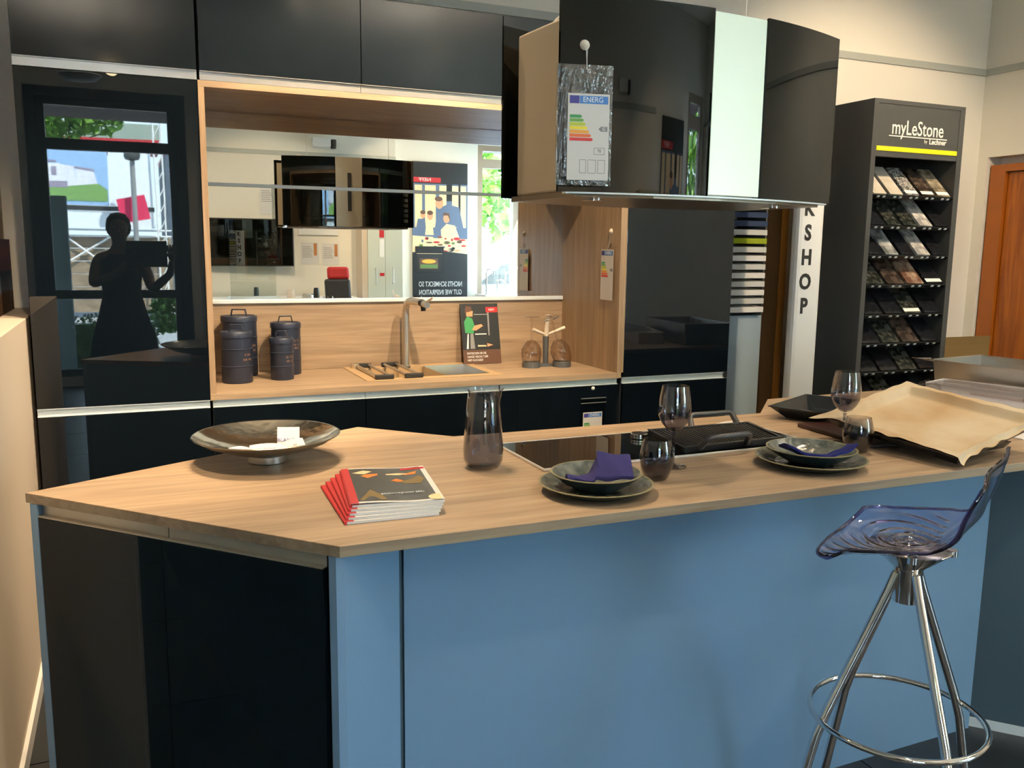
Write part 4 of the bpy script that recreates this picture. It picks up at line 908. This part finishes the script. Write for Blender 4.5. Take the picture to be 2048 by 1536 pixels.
spot(.2,2.5,2.9,(-.42,2.9,1.0),110,'black ceiling spotlight aimed at the left ledge')
spot(3.0,-1.2,3.05,(3.6,-3.1,1.6),90,'black ceiling spotlight aimed at the tall poster')
spot(1.4,-1.0,3.05,(1.6,-3.0,1.4),70,'black ceiling spotlight aimed at the television wall')

for xx, yy, lb in ((4.2,.9,'right of the island'),(2.6,-.6,'behind the bar stool'),(.2,-1.4,'behind the photographer'),(1.2,.4,'in front of the island')):  # wide downlights added to fill the room with light
    spot(xx,yy,3.2,(xx,yy,0),60,'added black fill spotlight pointing straight down '+lb, R(155), 1.0, (1,.86,.68), .05)
for xx, yy, lb in ((2.4,-.5,'behind the bar stool'),(-.3,-1.6,'behind the photographer'),(4.3,1.6,'near the right wall')):  # lamps added as ceiling fill, no such source is seen
    t = thing('fill_uplighter', (xx,yy,2.85), 'added white fill lamp under the ceiling '+lb, 'added fill lamp', 'added fill uplighters')
    MB().lathe([(0,0),(.12,.01),(.17,.05),(.165,.055),(.11,.02),(0,.012)], (xx,yy,2.85), 32, close=False).build('dish', white, t, 60)
    MB().tube([(xx,yy,2.86),(xx,yy,3.5)], .004, 6).build('cord', white, t)
    l = bpy.data.lights.new('fill_uplight', 'SPOT'); l.energy = 110; l.color = (1,.90,.76); l.spot_size = R(150); l.spot_blend = .8; l.shadow_soft_size = .08
    lo = bpy.data.objects.new('fill_up_light', l); COL.objects.link(lo); lo.parent = t; lo.location = (0,0,.10); lo.rotation_euler = (math.pi,0,0)
# ================= ROOM BEHIND THE CAMERA (seen in the mirror) =================
WP = WF+.12
t = thing('television', (1.35,WP+.06,1.2), 'large black wall television seen in the mirror', 'television')
TVM = frame((.80,WP+.06,1.235), (1,.05,0), (0,0,1)); TVM = TVM@Matrix.Rotation(math.pi,4,'Y')@Matrix.Translation((-1.07,0,0))
b = MB(TVM); b.box(0,1.07,0,.57,-.03,.02); b.build('screen_body', blk, t, bevel=.004); MB(TVM).box(.012,1.058,.012,.558,.02,.022).build('screen', black, t)
MB().box(1.2,1.4,WP+.001,WP+.06,1.4,1.6).build('wall_bracket', blk, t)
def wallpaper_(x0,x1,z0,z1,lab,stripe=None,y=WP):
    o = tag(MB().box(x0,x1,y+.001,y+.004,z0,z1).build('notice_sheet', paper, at=((x0+x1)/2,y,z0)), lab, 'notice')
    b = MB(); w = x1-x0
    for k in range(6): b.box(x0+w*.08,x0+w*(.55+.05*(k%3)),y+.0041,y+.0046,z1-.06-.025*k,z1-.053-.025*k)
    b.build('print_lines', prg, o)
    if stripe: MB().box(x0+w*.72,x0+w*.9,y+.0041,y+.0047,z0+(z1-z0)*.4,z1-.01).build('print_stripe', stripe, o)
    return o
orn = mat('print_ochre', srgb(180,120,70), .6)
wallpaper_(1.98,2.2,1.26,1.53,'notice sheet with an ochre stripe, left of the pair right of the television',orn)
wallpaper_(2.24,2.46,1.25,1.52,'notice sheet with an ochre stripe, right of the pair beside the cabinet',orn)
wallpaper_(1.50,1.72,1.86,2.20,'pale notice sheet above the television seen in the mirror'); wallpaper_(1.76,1.92,1.84,2.08,'small notice sheet beside the one above the television')
tag(MB().box(1.95,2.45,WP+.001,WP+.02,1.62,1.92).build('whiteboard', white, at=(2.2,WP,1.62), bevel=.004), 'white board panel above the two notice sheets', 'board')
t = thing('wall_speaker', (2.35,WP+.08,2.7), 'white wall speaker with a black sensor seen in the mirror', 'speaker')
MB().box(2.14,2.36,WP+.001,WP+.10,2.70,2.80).build('case', white, t, bevel=.006); MB().box(2.365,2.43,WP+.03,WP+.10,2.68,2.79).build('sensor', blk, t, bevel=.01)
t = thing('office_cabinet', (3.0,WP+.25,0), 'pale two-door cabinet with steel pull handles seen in the mirror', 'cabinet')
grn = mat('pale_green_front', (.55,.58,.48), .5)
MB().box(2.68,3.20,WP+.002,WP+.30,0,1.95).build('carcass', walll, t)
MB().box(2.75,2.972,WP+.30,WP+.32,.06,1.93).build('door', grn, t, bevel=.001); MB().box(2.975,3.198,WP+.30,WP+.32,.06,1.93).build('door', grn, t, bevel=.001)
for xx in (2.85,3.07): MB().tube([(xx,WP+.32,1.03),(xx,WP+.35,1.03),(xx,WP+.35,1.22),(xx,WP+.32,1.22)], .006, 8).build('handle', steel, t, 40)
for zz, hh_ in ((1.60,.10),(1.36,.22),(1.12,.04)):
    MB().box(2.90,2.96,WP+.3205,WP+.322,zz,zz+hh_).build('sticker', red if hh_ < .15 else wht, t)
t = thing('office_chair', (2.2,-1.6,0), 'black office chair with a red headrest seen in the mirror', 'chair')
cx, cy = 2.18, -1.55
b = MB(); b.box(cx-.22,cx+.22,cy-.22,cy+.22,.44,.52); b.build('seat', blkr, t, bevel=.03)
MB(Matrix.Translation((cx,cy-.24,.55))@Matrix.Rotation(R(14),4,'X')).box(-.14,.16,-.03,.03,0,.58).build('backrest', blkr, t, bevel=.03)
MB(Matrix.Translation((cx,cy-.24,.55))@Matrix.Rotation(R(14),4,'X')).box(-.10,.15,-.035,.04,.57,.72).build('headrest', mat('red_fabric', (.5,.02,.02), .7), t, bevel=.03)
MB().cyl((cx,cy,.12), .025, .33).build('column', chrome, t, 40)
for i in range(5): a = i*2*math.pi/5; MB().tube([(cx,cy,.13),(cx+.28*math.cos(a),cy+.28*math.sin(a),.07)], .018, 8).build('foot_bar', blk, t, 40); MB().lathe([(0,0),(.025,.005),(.03,.03),(.025,.055),(0,.06)], (cx+.28*math.cos(a),cy+.28*math.sin(a),.0), 12, close=False).build('caster', blk, t, 40)
t = thing('desk', (1.6,-2.5,0), 'white desk along the television wall seen in the mirror', 'desk')
MB().box(.85,2.55,-2.95,-2.25,.84,.87).build('top', white, t, bevel=.002)
for xx in (.88,2.48): MB().box(xx,xx+.04,-2.93,-2.27,0,.84).build('leg_panel', white, t)
t = thing('acrylic_screen', (1.2,-2.3,.87), 'freestanding clear acrylic screen on the desk seen in the mirror', 'screen')
MB(Matrix.Translation((1.05,-2.32,.90))@Matrix.Rotation(R(-6),4,'Z')).box(0,.52,0,.006,0,.75).build('sheet', thin('clear_acrylic', (.92,.95,.93), ior=1.55, refl=2), t)
MB(Matrix.Translation((1.05,-2.32,.8705))@Matrix.Rotation(R(-6),4,'Z')).box(-.02,.54,-.05,.06,0,.03).build('foot', alu, t)
for i, (xx, hh_, rr_) in enumerate(((1.35,.13,.03),(1.75,.10,.045),(2.05,.12,.035),(1.95,.05,.07))):
    tag(MB().lathe([(0,0),(rr_,0),(rr_,hh_*.7),(rr_*.8,hh_),(0,hh_)], (xx,-2.45,.8705), 16, close=False).build('desk_jar', [dgrey2,walll,blk,steel][i], at=(xx,-2.45,.87), smooth=40), ['grey','beige','black','flat steel'][i]+' small container on the desk seen in the mirror', 'container')
# tall poster (faces the room, so the mirror shows it reversed)
t = thing('poster', (3.85,WF+.02,.6), 'tall dark advertising poster of a family meal seen in the mirror', 'poster')
PM = frame((4.235,WF+.022,.60), (-1,0,0), (0,0,1)); pw_, ph_ = .775, 2.0    # local x runs left-to-right for a reader in the room
c = MB(PM); c.box(0,pw_,0,ph_,-.01,0,0); z = .0008
def pp(P, mi, dz=0): c.poly([(x_,y_,z+dz) for x_,y_ in P], mi)
pp([(0,.80),(pw_,.80),(pw_,1.85),(0,1.85)],1)                       # photograph ground
pp([(0,1.72),(pw_,1.72),(pw_,1.86),(0,1.86)],0,.0003)
for a0, a1 in ((.02,.10),(.13,.22),(.30,.40),(.45,.60),(.64,.74)): pp([(a0,1.15),(a1,1.15),(a1,1.70),(a0,1.70)],6,.0002)
pp([(.10,1.2),(.13,1.2),(.13,1.72),(.10,1.72)],2,.0004); pp([(.22,1.5),(.30,1.5),(.30,1.72),(.22,1.72)],0,.0004)
def ell(cx_, cy_2, rx, ry, mi, dz): pp([(cx_+rx*math.cos(i*math.pi/8), cy_2+ry*math.sin(i*math.pi/8)) for i in range(16)], mi, dz)
pp([(.05,1.12),(.12,1.42),(.28,1.46),(.42,1.40),(.48,1.05),(.40,.98),(.30,1.2),(.14,1.15)],3,.0006)   # denim shirt
ell(.40,1.47,.055,.075,4,.0009); ell(.41,1.525,.055,.032,5,.0011)
ell(.30,1.27,.045,.06,4,.0012); pp([(.24,1.22),(.26,1.34),(.34,1.35),(.37,1.25),(.35,1.31),(.28,1.31)],5,.0014)
pp([(.10,.98),(.18,1.18),(.30,1.20),(.38,1.12),(.37,.98)],6,.0013)
ell(.53,1.30,.04,.055,4,.0009); ell(.53,1.34,.042,.03,5,.0011); ell(.63,1.31,.035,.045,4,.0009); ell(.63,1.345,.037,.026,5,.0011)
pp([(.48,1.05),(.50,1.24),(.58,1.24),(.60,1.05)],6,.0008); pp([(.58,1.05),(.60,1.26),(.70,1.26),(.74,1.05)],3,.0007)
pp([(0,.80),(pw_,.80),(pw_,1.04),(.40,1.02),(0,1.0)],6,.0015); rs_ = random.Random(3)
for i in range(34):
    ell(rs_.uniform(.04,.73), rs_.uniform(.84,1.03), rs_.uniform(.01,.05), rs_.uniform(.008,.022), rs_.choice([2,4,5,6,7,8,1]), .0017+.0001*i)
pp([(0,.0),(pw_,.0),(pw_,.82),(.36,.84),(0,.80)],0,.0055)
pp([(.34,.54),(.74,.54),(.74,.90),(.34,.90)],9,.0058); pp([(.36,.56),(.72,.56),(.72,.79),(.36,.79)],2,.0060); pp([(.42,.60),(.68,.60),(.68,.74),(.42,.74)],5,.0062)
ell(.55,.70,.10,.028,10,.0064); pp([(.43,.61),(.67,.61),(.67,.66),(.43,.66)],8,.0064); pp([(.36,.80),(.72,.80),(.72,.806),(.36,.806)],6,.0064)
pp([(.38,1.735),(.775,1.735),(.775,1.80),(.38,1.80)],7,.0010)
c.build('print', [prdk,prcl,prk,prcl,prskin,prbr,prcream,red,prgreen,blk,g5], t)
text('NEFF', .06, PM@Matrix.Translation((.60,1.768,.0025)), wht, t, 'lettering', 1.3)
text('NICHTS SCHMECKT SO', .095, PM@Matrix.Translation((.385,.395,.0070)), silv, t, 'lettering', .62, off=.0008); text('GUT WIE INSPIRATION', .095, PM@Matrix.Translation((.385,.285,.0070)), silv, t, 'lettering', .62, off=.0008)
# faucets on a shelf before the right window
t = tag(MB().box(4.36,5.02,-3.12,-2.75,.82,.86).build('window_shelf', white, at=(4.7,-2.9,.82)), 'white display shelf below the right-hand window seen in the mirror', 'shelf')
for i, (xx, hh_, wd) in enumerate(((4.44,.34,.11),(4.60,.20,.09),(4.72,.30,.08),(4.86,.36,.12))):
    q = thing('display_faucet', (xx,-2.92,.86), ['left tall','low','third, slender','rightmost tall'][i]+' display faucet on the window shelf', 'faucet', 'display faucets before the window')
    MB().tube([(xx,-2.92,.861),(xx,-2.92,.86+hh_*.85),(xx+wd*.15,-2.92,.86+hh_),(xx+wd*.85,-2.92,.86+hh_),(xx+wd,-2.92,.86+hh_*.8)], .011, 10).build('neck', steelb, q, 60)
    MB().cyl((xx,-2.92,.8605), .025, .01).build('base_ring', steelb, q, 40); MB().tube([(xx,-2.92,.93),(xx-.05,-2.90,.945)], .006, 8).build('lever', steelb, q, 50)
# ================= PHOTOGRAPHER (reflected in the tall cabinet) =================
skin = mat('skin', (.35,.20,.14), .5); hair = mat('brown_hair', (.03,.018,.012), .5); dress = mat('black_dress', (.012,.012,.016), .8)
def skinmesh(name, V, Eg, m, root, sub=2):
    me = bpy.data.meshes.new(name); org = ORG[root.name]
    me.from_pydata([tuple(Vector(v[:3])-org) for v in V], Eg, []); me.materials.append(m)
    o = bpy.data.objects.new(name, me); COL.objects.link(o); o.parent = root; ORG[o.name] = org
    s_ = o.modifiers.new('skin', 'SKIN'); s_.use_smooth_shade = True
    if not me.skin_vertices: 
        bpy.context.view_layer.objects.active = o
    sv = me.skin_vertices[0].data if me.skin_vertices else None
    if sv:
        for i, v in enumerate(V):
            r_ = v[3] if isinstance(v[3], tuple) else (v[3], v[3]); sv[i].radius = r_; sv[i].use_root = (i == 0)
    ss = o.modifiers.new('sub', 'SUBSURF'); ss.levels = sub; ss.render_levels = sub
    return o
PX, PY = -.06, -.42
t = thing('person', (PX,PY,0), 'person in a sleeveless dark dress, hair up, photographing with a tablet', 'person')
V = [(PX,PY,.95,(.14,.10)),(PX,PY,1.10,(.115,.085)),(PX,PY,1.25,(.125,.09)),(PX,PY,1.36,(.13,.075)),(PX,PY,1.43,(.055,.05)),(PX,PY,1.49,(.048,.048)),
     (PX-.155,PY,1.375,.05),(PX-.20,PY+.06,1.17,.038),(PX-.02,PY+.25,1.27,.030),(PX+.055,PY+.345,1.36,.024),
     (PX+.155,PY,1.375,.05),(PX+.215,PY+.06,1.13,.042),(PX+.345,PY+.24,1.26,.030),(PX+.355,PY+.345,1.36,.024),
     (PX-.085,PY,.86,.085),(PX-.09,PY+.01,.48,.055),(PX-.09,PY-.01,.10,.036),(PX-.09,PY+.09,.035,.034),
     (PX+.085,PY,.86,.085),(PX+.09,PY+.01,.48,.055),(PX+.09,PY-.01,.10,.036),(PX+.09,PY+.09,.035,.034)]
Eg = [(0,1),(1,2),(2,3),(3,4),(4,5),(3,6),(6,7),(7,8),(8,9),(3,10),(10,11),(11,12),(12,13),(0,14),(14,15),(15,16),(16,17),(0,18),(18,19),(19,20),(20,21)]
V += [(PX+.0,PY+.015,1.545,(.066,.075)),(PX,PY+.012,1.60,(.078,.088)),(PX,PY+.008,1.645,(.070,.078)),(PX,PY+.0,1.675,(.04,.045))]
Eg += [(5,22),(22,23),(23,24),(24,25)]
body = skinmesh('body', V, Eg, skin, t)
fc = MB()
fc.add([(PX-.012,PY+.088,1.575),(PX+.012,PY+.088,1.575),(PX,PY+.110,1.570),(PX,PY+.090,1.61)],[(0,1,2),(0,2,3),(2,1,3)]); fc.build('nose', skin, t)
for s_ in (-1,1): MB().lathe([(0,-.006),(.011,0),(0,.006)], (PX+s_*.030,PY+.084,1.605), 12, close=False).build('eye', wht, t, 60); MB().lathe([(0,-.018),(.009,-.008),(.010,.008),(0,.018)], (PX+s_*.080,PY+.0,1.592), 10, close=False).build('ear', skin, t, 60)
MB().box(PX-.022,PX+.022,PY+.088,PY+.0925,1.540,1.547).build('mouth', red, t, bevel=.002)
hm = MB(); hm.lathe([(0,.105),(.05,.095),(.080,.055),(.090,.0),(.082,-.05),(.06,-.08),(0,-.085)], (PX,PY-.020,1.615), 20, close=False); hm.lathe([(0,.05),(.035,.04),(.05,.0),(.035,-.04),(0,-.05)], (PX-.01,PY-.085,1.66), 16, close=False)
hm.build('hair', hair, t, 70)
dm = MB(); prof = [(.27,.20,.42),(.225,.17,.75),(.165,.13,.98),(.135,.105,1.10),(.15,.11,1.25),(.155,.10,1.36),(.10,.08,1.405)]
n_ = 32; vs = []; fs = []
for a_, b_, z in prof:
    for i in range(n_): g = 2*math.pi*i/n_; w_ = 1+(.05*math.sin(6*g) if z < .9 else 0); vs.append((PX+a_*w_*math.cos(g),PY+b_*w_*math.sin(g),z))
for k in range(len(prof)-1):
    for i in range(n_): j = (i+1) % n_; fs.append((k*n_+i,k*n_+j,(k+1)*n_+j,(k+1)*n_+i))
dm.add(vs, fs); do_ = dm.build('dress', dress, t, 60)
for s_, hx_ in ((-1,PX+.055),(1,PX+.355)):
    base = Vector((hx_, PY+.345, 1.36)); HV = [(*base,.022),(base.x+.003*s_,base.y+.02,base.z+.045,(.030,.016))]; HE = [(0,1)]
    for k in range(4):
        fx = base.x+(k-1.5)*.017; L1 = [.030,.034,.032,.025][k]
        i0 = len(HV); HV += [(fx,base.y+.028,base.z+.075,.0095),(fx,base.y+.042,base.z+.075+L1*.7,.0085),(fx,base.y+.040,base.z+.075+L1*1.4,.0075)]; HE += [(1,i0),(i0,i0+1),(i0+1,i0+2)]
    i0 = len(HV); HV += [(base.x-s_*-.028*-1,base.y+.03,base.z+.045,.0105),(base.x-s_*.045,base.y+.045,base.z+.068,.009)]; HE += [(1,i0),(i0,i0+1)]
    skinmesh('hand', HV, HE, skin, t, 1)
t2 = thing('tablet', (.14,-.035,1.42), 'dark tablet computer held up by the photographer', 'tablet')
MB().box(-.015,.265,-.036,-.028,1.315,1.505).build('case', blk, t2, bevel=.004); MB().box(-.008,.258,-.0375,-.036,1.322,1.498).build('screen', black, t2)
MB().cyl((.012,-.027,1.474),.009,.002).build('lens_ring', chrome, t2)

# ================= OUTSIDE =================
pav = noisy(mat('pavement', (.30,.31,.32), .8), ns=3, c0=(.26,.27,.28), c1=(.36,.36,.36))
g = struct(MB().box(-40,40,-60,-3.45,-.25,-.12).build('ground', pav)); 
struct(MB().box(5.34,40,-3.45,30,-.25,-.12).build('ground_side', pav))
leafm = noisy(mat('hedge_leaf', (.05,.12,.03), .6), ns=20, c0=(.02,.05,.015), c1=(.12,.24,.05))
def foliage(name, c, rx, ry, rz, n, s, lab, cat, m=leafm, seed=1, trunk=None):
    t = thing(name, (c[0],c[1],-.12), lab, cat); rg = random.Random(seed); b = MB()
    for i in range(n):
        a = rg.uniform(0,2*math.pi); q = rg.uniform(-1,1); rr_ = rg.uniform(.6,1)
        p = Vector((c[0]+rx*rr_*math.cos(a)*math.sqrt(1-q*q), c[1]+ry*rr_*math.sin(a)*math.sqrt(1-q*q), c[2]+rz*rr_*q))
        d1 = Vector((rg.gauss(0,1),rg.gauss(0,1),rg.gauss(0,1))).normalized()*s; d2 = d1.cross(Vector((rg.gauss(0,1),rg.gauss(0,1),rg.gauss(0,1)))).normalized()*s*.6
        b.add([p-d1,p+d2,p+d1,p-d2],[(0,1,2,3)])
    b.build('foliage', m, t)
    if trunk: MB().tube([(c[0],c[1],-.12),(c[0],c[1],c[2])], trunk, 10).build('trunk', prbr, t, 50)
    return t
rg = random.Random(5); b = MB()
for i in range(5000):
    p = Vector((rg.uniform(-3.2,.30), rg.uniform(-4.6,-4.2), rg.uniform(-.1,.64)+.03*math.sin(rg.random()*9)))
    d1 = Vector((rg.gauss(0,1),rg.gauss(0,1),rg.gauss(0,1))).normalized()*.028; d2 = d1.cross(Vector((0,.3,1))).normalized()*.018; b.add([p-d1,p+d2,p+d1,p-d2],[(0,1,2,3)])
hd = thing('hedge', (-1.5,-4.4,-.12), 'dark green clipped hedge outside the tall shop window', 'hedge'); b.build('foliage', leafm, hd); MB().box(-3.15,.25,-4.5,-4.3,-.12,.55).build('inner_branches', prgreen, hd)
lt = noisy(mat('bright_leaf', (.15,.32,.03), .6), ns=20, c0=(.10,.24,.02), c1=(.25,.45,.06))
foliage('shrub', (.42,-4.9,.62), .22,.2,.28, 500,.05, 'bright green shrub outside at the right of the tall window', 'shrub', lt, 2)
foliage('tree', (-1.15,-7.6,3.75), 1.5,.8,.85, 2600,.09, 'leafy street tree whose branches hang before the tall window', 'tree', lt, 3, .12)
foliage('tree', (10.5,-13.0,3.6), 3.0,2.4,2.4, 3000,.20, 'round street tree seen through the right-hand window', 'tree', lt, 4, .15)
foliage('tree', (8.4,-19.5,4.4), 2.6,2.2,2.4, 2600,.20, 'farther street tree left of the round one', 'tree', lt, 6, .15)
b = MB(); rg = random.Random(8)
for i in range(3500):
    p = Vector((rg.uniform(5.0,16), rg.uniform(-10.4,-9.2), rg.uniform(-.1,1.1))); d1 = Vector((rg.gauss(0,1),rg.gauss(0,1),rg.gauss(0,1))).normalized()*.09; d2 = d1.cross(Vector((0,.3,1))).normalized()*.06; b.add([p-d1,p+d2,p+d1,p-d2],[(0,1,2,3)])
h2 = thing('hedge', (10,-9.8,-.12), 'green hedge across the street beyond the right-hand window', 'hedge'); b.build('foliage', lt, h2)
# site banners across the street
EY = -14.0
skyp = mat('banner_sky', srgb(150,185,225), .7); bh = mat('banner_house', srgb(225,225,235), .7); bgrn = mat('banner_lawn', srgb(120,160,90), .7); bgy = mat('banner_grey', srgb(150,140,160), .7); bwh = mat('banner_white', srgb(232,238,242), .7); pink = mat('banner_pink', srgb(225,45,90), .7)
t = thing('site_banner', (-1,EY,.2), 'large site banner with a picture of a white house across the street', 'banner')
c = MB(); c.box(-3.2,-.32,EY-.05,EY,2.30,3.55,0)
y = EY+.004
for P, mi in (([(-1.6,2.38),(-.34,2.38),(-.34,2.62),(-.5,2.75),(-1.6,2.62)],2),([(-1.6,2.62),(-1.6,3.15),(-1.25,3.15),(-1.2,3.12),(-.95,3.1),(-.93,2.6)],1),([(-.93,2.6),(-.93,3.05),(-.58,3.0),(-.5,2.62)],1),
              ([(-1.5,3.17),(-1.3,3.17),(-1.3,3.21),(-1.5,3.21)],3),([(-.95,3.06),(-.58,3.0),(-.58,3.05),(-.95,3.1)],3),([(-1.55,2.65),(-1.1,2.65),(-1.1,2.78),(-1.55,2.78)],3),([(-1.4,2.9),(-1.3,2.9),(-1.3,3.08),(-1.4,3.08)],3)):
    # room-side reader: mirrored copy keeps its layout
    c.poly([(x_,y+.002*(mi),z_) for x_,z_ in P[::-1]],mi)
c.box(-3.2,.57,EY-.05,EY+.02,2.19,2.29,4)
c.build('banner', [skyp,bh,bgrn,bgy,mat('banner_dark', (.03,.03,.03), .7)], t)
t = thing('white_banner', (0,EY,.2), 'white site banner beside the house picture across the street', 'banner')
b = MB(); b.box(-.30,.55,EY-.05,EY,2.30,3.55); b.box(-3.2,.57,EY-.05,EY,1.84,2.18); b.build('banner', bwh, t)
t = thing('flag', (.2,EY+.6,1.9), 'tilted pink-red flag hanging from the lamp post', 'flag')
MB(Matrix.Translation((-.02,EY+.6,1.95))@Matrix.Rotation(R(-12),4,'Y')).box(-.06,.50,-.01,.0,-.02,.48).build('cloth', pink, t)
t = thing('lamp_post', (.16,EY+.8,-.12), 'grey street lamp post before the white banner', 'lamp post')
MB().cyl((.17,EY+.8,-.12), .05, 3.3).build('post', prg, t, 40); MB().lathe([(0,0),(.14,.03),(.17,.12),(.12,.24),(0,.28)], (.17,EY+.8,3.18), 20, close=False).build('lantern', dgrey, t, 50)
t = thing('truss_tower', (.69,EY,-.12), 'silver lattice truss tower beside the banners', 'truss')
b = MB()
for dx in (0,.16):
    for dy in (0,.16): b.tube([(.62+dx,EY+dy,-.12),(.62+dx,EY+dy,4.2)], .018, 6)
for k in range(12):
    z = .0+k*.34; b.tube([(.62,EY+.16,z),(.78,EY+.16,z+.34)], .01, 5); b.tube([(.78,EY,z),(.78,EY+.16,z+.34)], .01, 5)
b.build('lattice', white, t, 40)
t = thing('site_wall', (-1,EY-.3,-.12), 'brown plank site wall with white cross bracing across the street', 'wall')
plk = noisy(mat('site_planks', (.28,.20,.12), .8), (1,1,6), 3, (.20,.14,.09), (.36,.27,.18))
for k in range(6): MB().box(-3.2,.9,EY-.35,EY-.3,.0+.28*k,.27+.28*k).build('board', plk, t)
for P in ([(-1.5,EY-.2,.9),(-.1,EY-.2,1.8)],[(-1.4,EY-.2,1.8),(-.3,EY-.2,.9)],[(-3.2,EY-.2,1.79),(.9,EY-.2,1.79)],[(-3.2,EY-.2,1.66),(.9,EY-.2,1.66)]): MB().tube(P, .025, 6).build('brace', white, t)
t = thing('neighbour_building', (4,EY-4,-.12), 'grey building with white framed windows beyond the banners', 'building')
MB().box(.9,4.4,EY-6,EY-1.5,-.12,3.6).build('walls', mat('slate_wall', (.10,.13,.17), .7), t)
for xx in (1.05,1.8,2.6):
    for zz in (1.9,2.9): w_ = MB().box(xx,xx+.45,EY-1.52,EY-1.48,zz,zz+.5).build('window_frame', white, t); MB().box(xx+.04,xx+.41,EY-1.49,EY-1.475,zz+.04,zz+.46).build('pane', black, w_)
MB().box(.9,4.4,EY-6,EY-1.45,3.6,3.72).build('eaves', red, t)
t = thing('site_roof', (0,EY-3,3.6), 'long low roof with a red fascia behind the banners', 'roof')
MB().box(-8,.85,EY-5,EY-2.5,3.80,3.98).build('fascia', red, t); MB().box(-8,.85,EY-5,EY-2.5,3.98,4.35).build('roofing', mat('roof_grey', (.3,.36,.30), .8), t)
# dark canopy above the tall window outside
struct(MB().box(-4,6,-5.6,-3.46,3.04,3.2).build('trim_5', mat('red_brown_canopy', (.05,.018,.014), .7)))
t = thing('metal_post', (-.72,-4.05,-.12), 'blue-grey metal post outside at the left of the tall window', 'post')
MB().box(-.83,-.60,-4.12,-4.0,-.12,2.0).build('post', mat('post_grey', (.20,.27,.30), .5), t, bevel=.01)
# parked car
t = thing('car', (6.6,-7.6,-.12), 'blue parked car outside the right-hand window', 'car')
carb = mat('blue_car_paint', (.08,.20,.50), .2, spec=.6, coat=1.0)
CMx = Matrix.Translation((6.9,-7.6,-.12))
P = [(-2.0,.35),(-2.05,.75),(-1.25,.92),(-.65,1.38),(.75,1.42),(1.45,1.0),(2.0,.92),(2.05,.35)]
b = MB(CMx@Matrix.Rotation(R(90),4,'X')); b.prism(P, -.85, .85); b.build('body', carb, t, 30, bevel=.05)
b = MB(CMx@Matrix.Rotation(R(90),4,'X')); b.prism([(-1.1,.95),(-.6,1.32),(.70,1.35),(1.3,.99)], -.865, .865); b.build('side_windows', black, t)
for xx in (-1.3,1.3):
    for yy in (-.86,.66): MB(CMx@Matrix.Translation((xx,yy+.2,.33))@Matrix.Rotation(R(90),4,'X')).cyl((0,0,0), .33, .2, 24).build('wheel', blkr, t, 40)
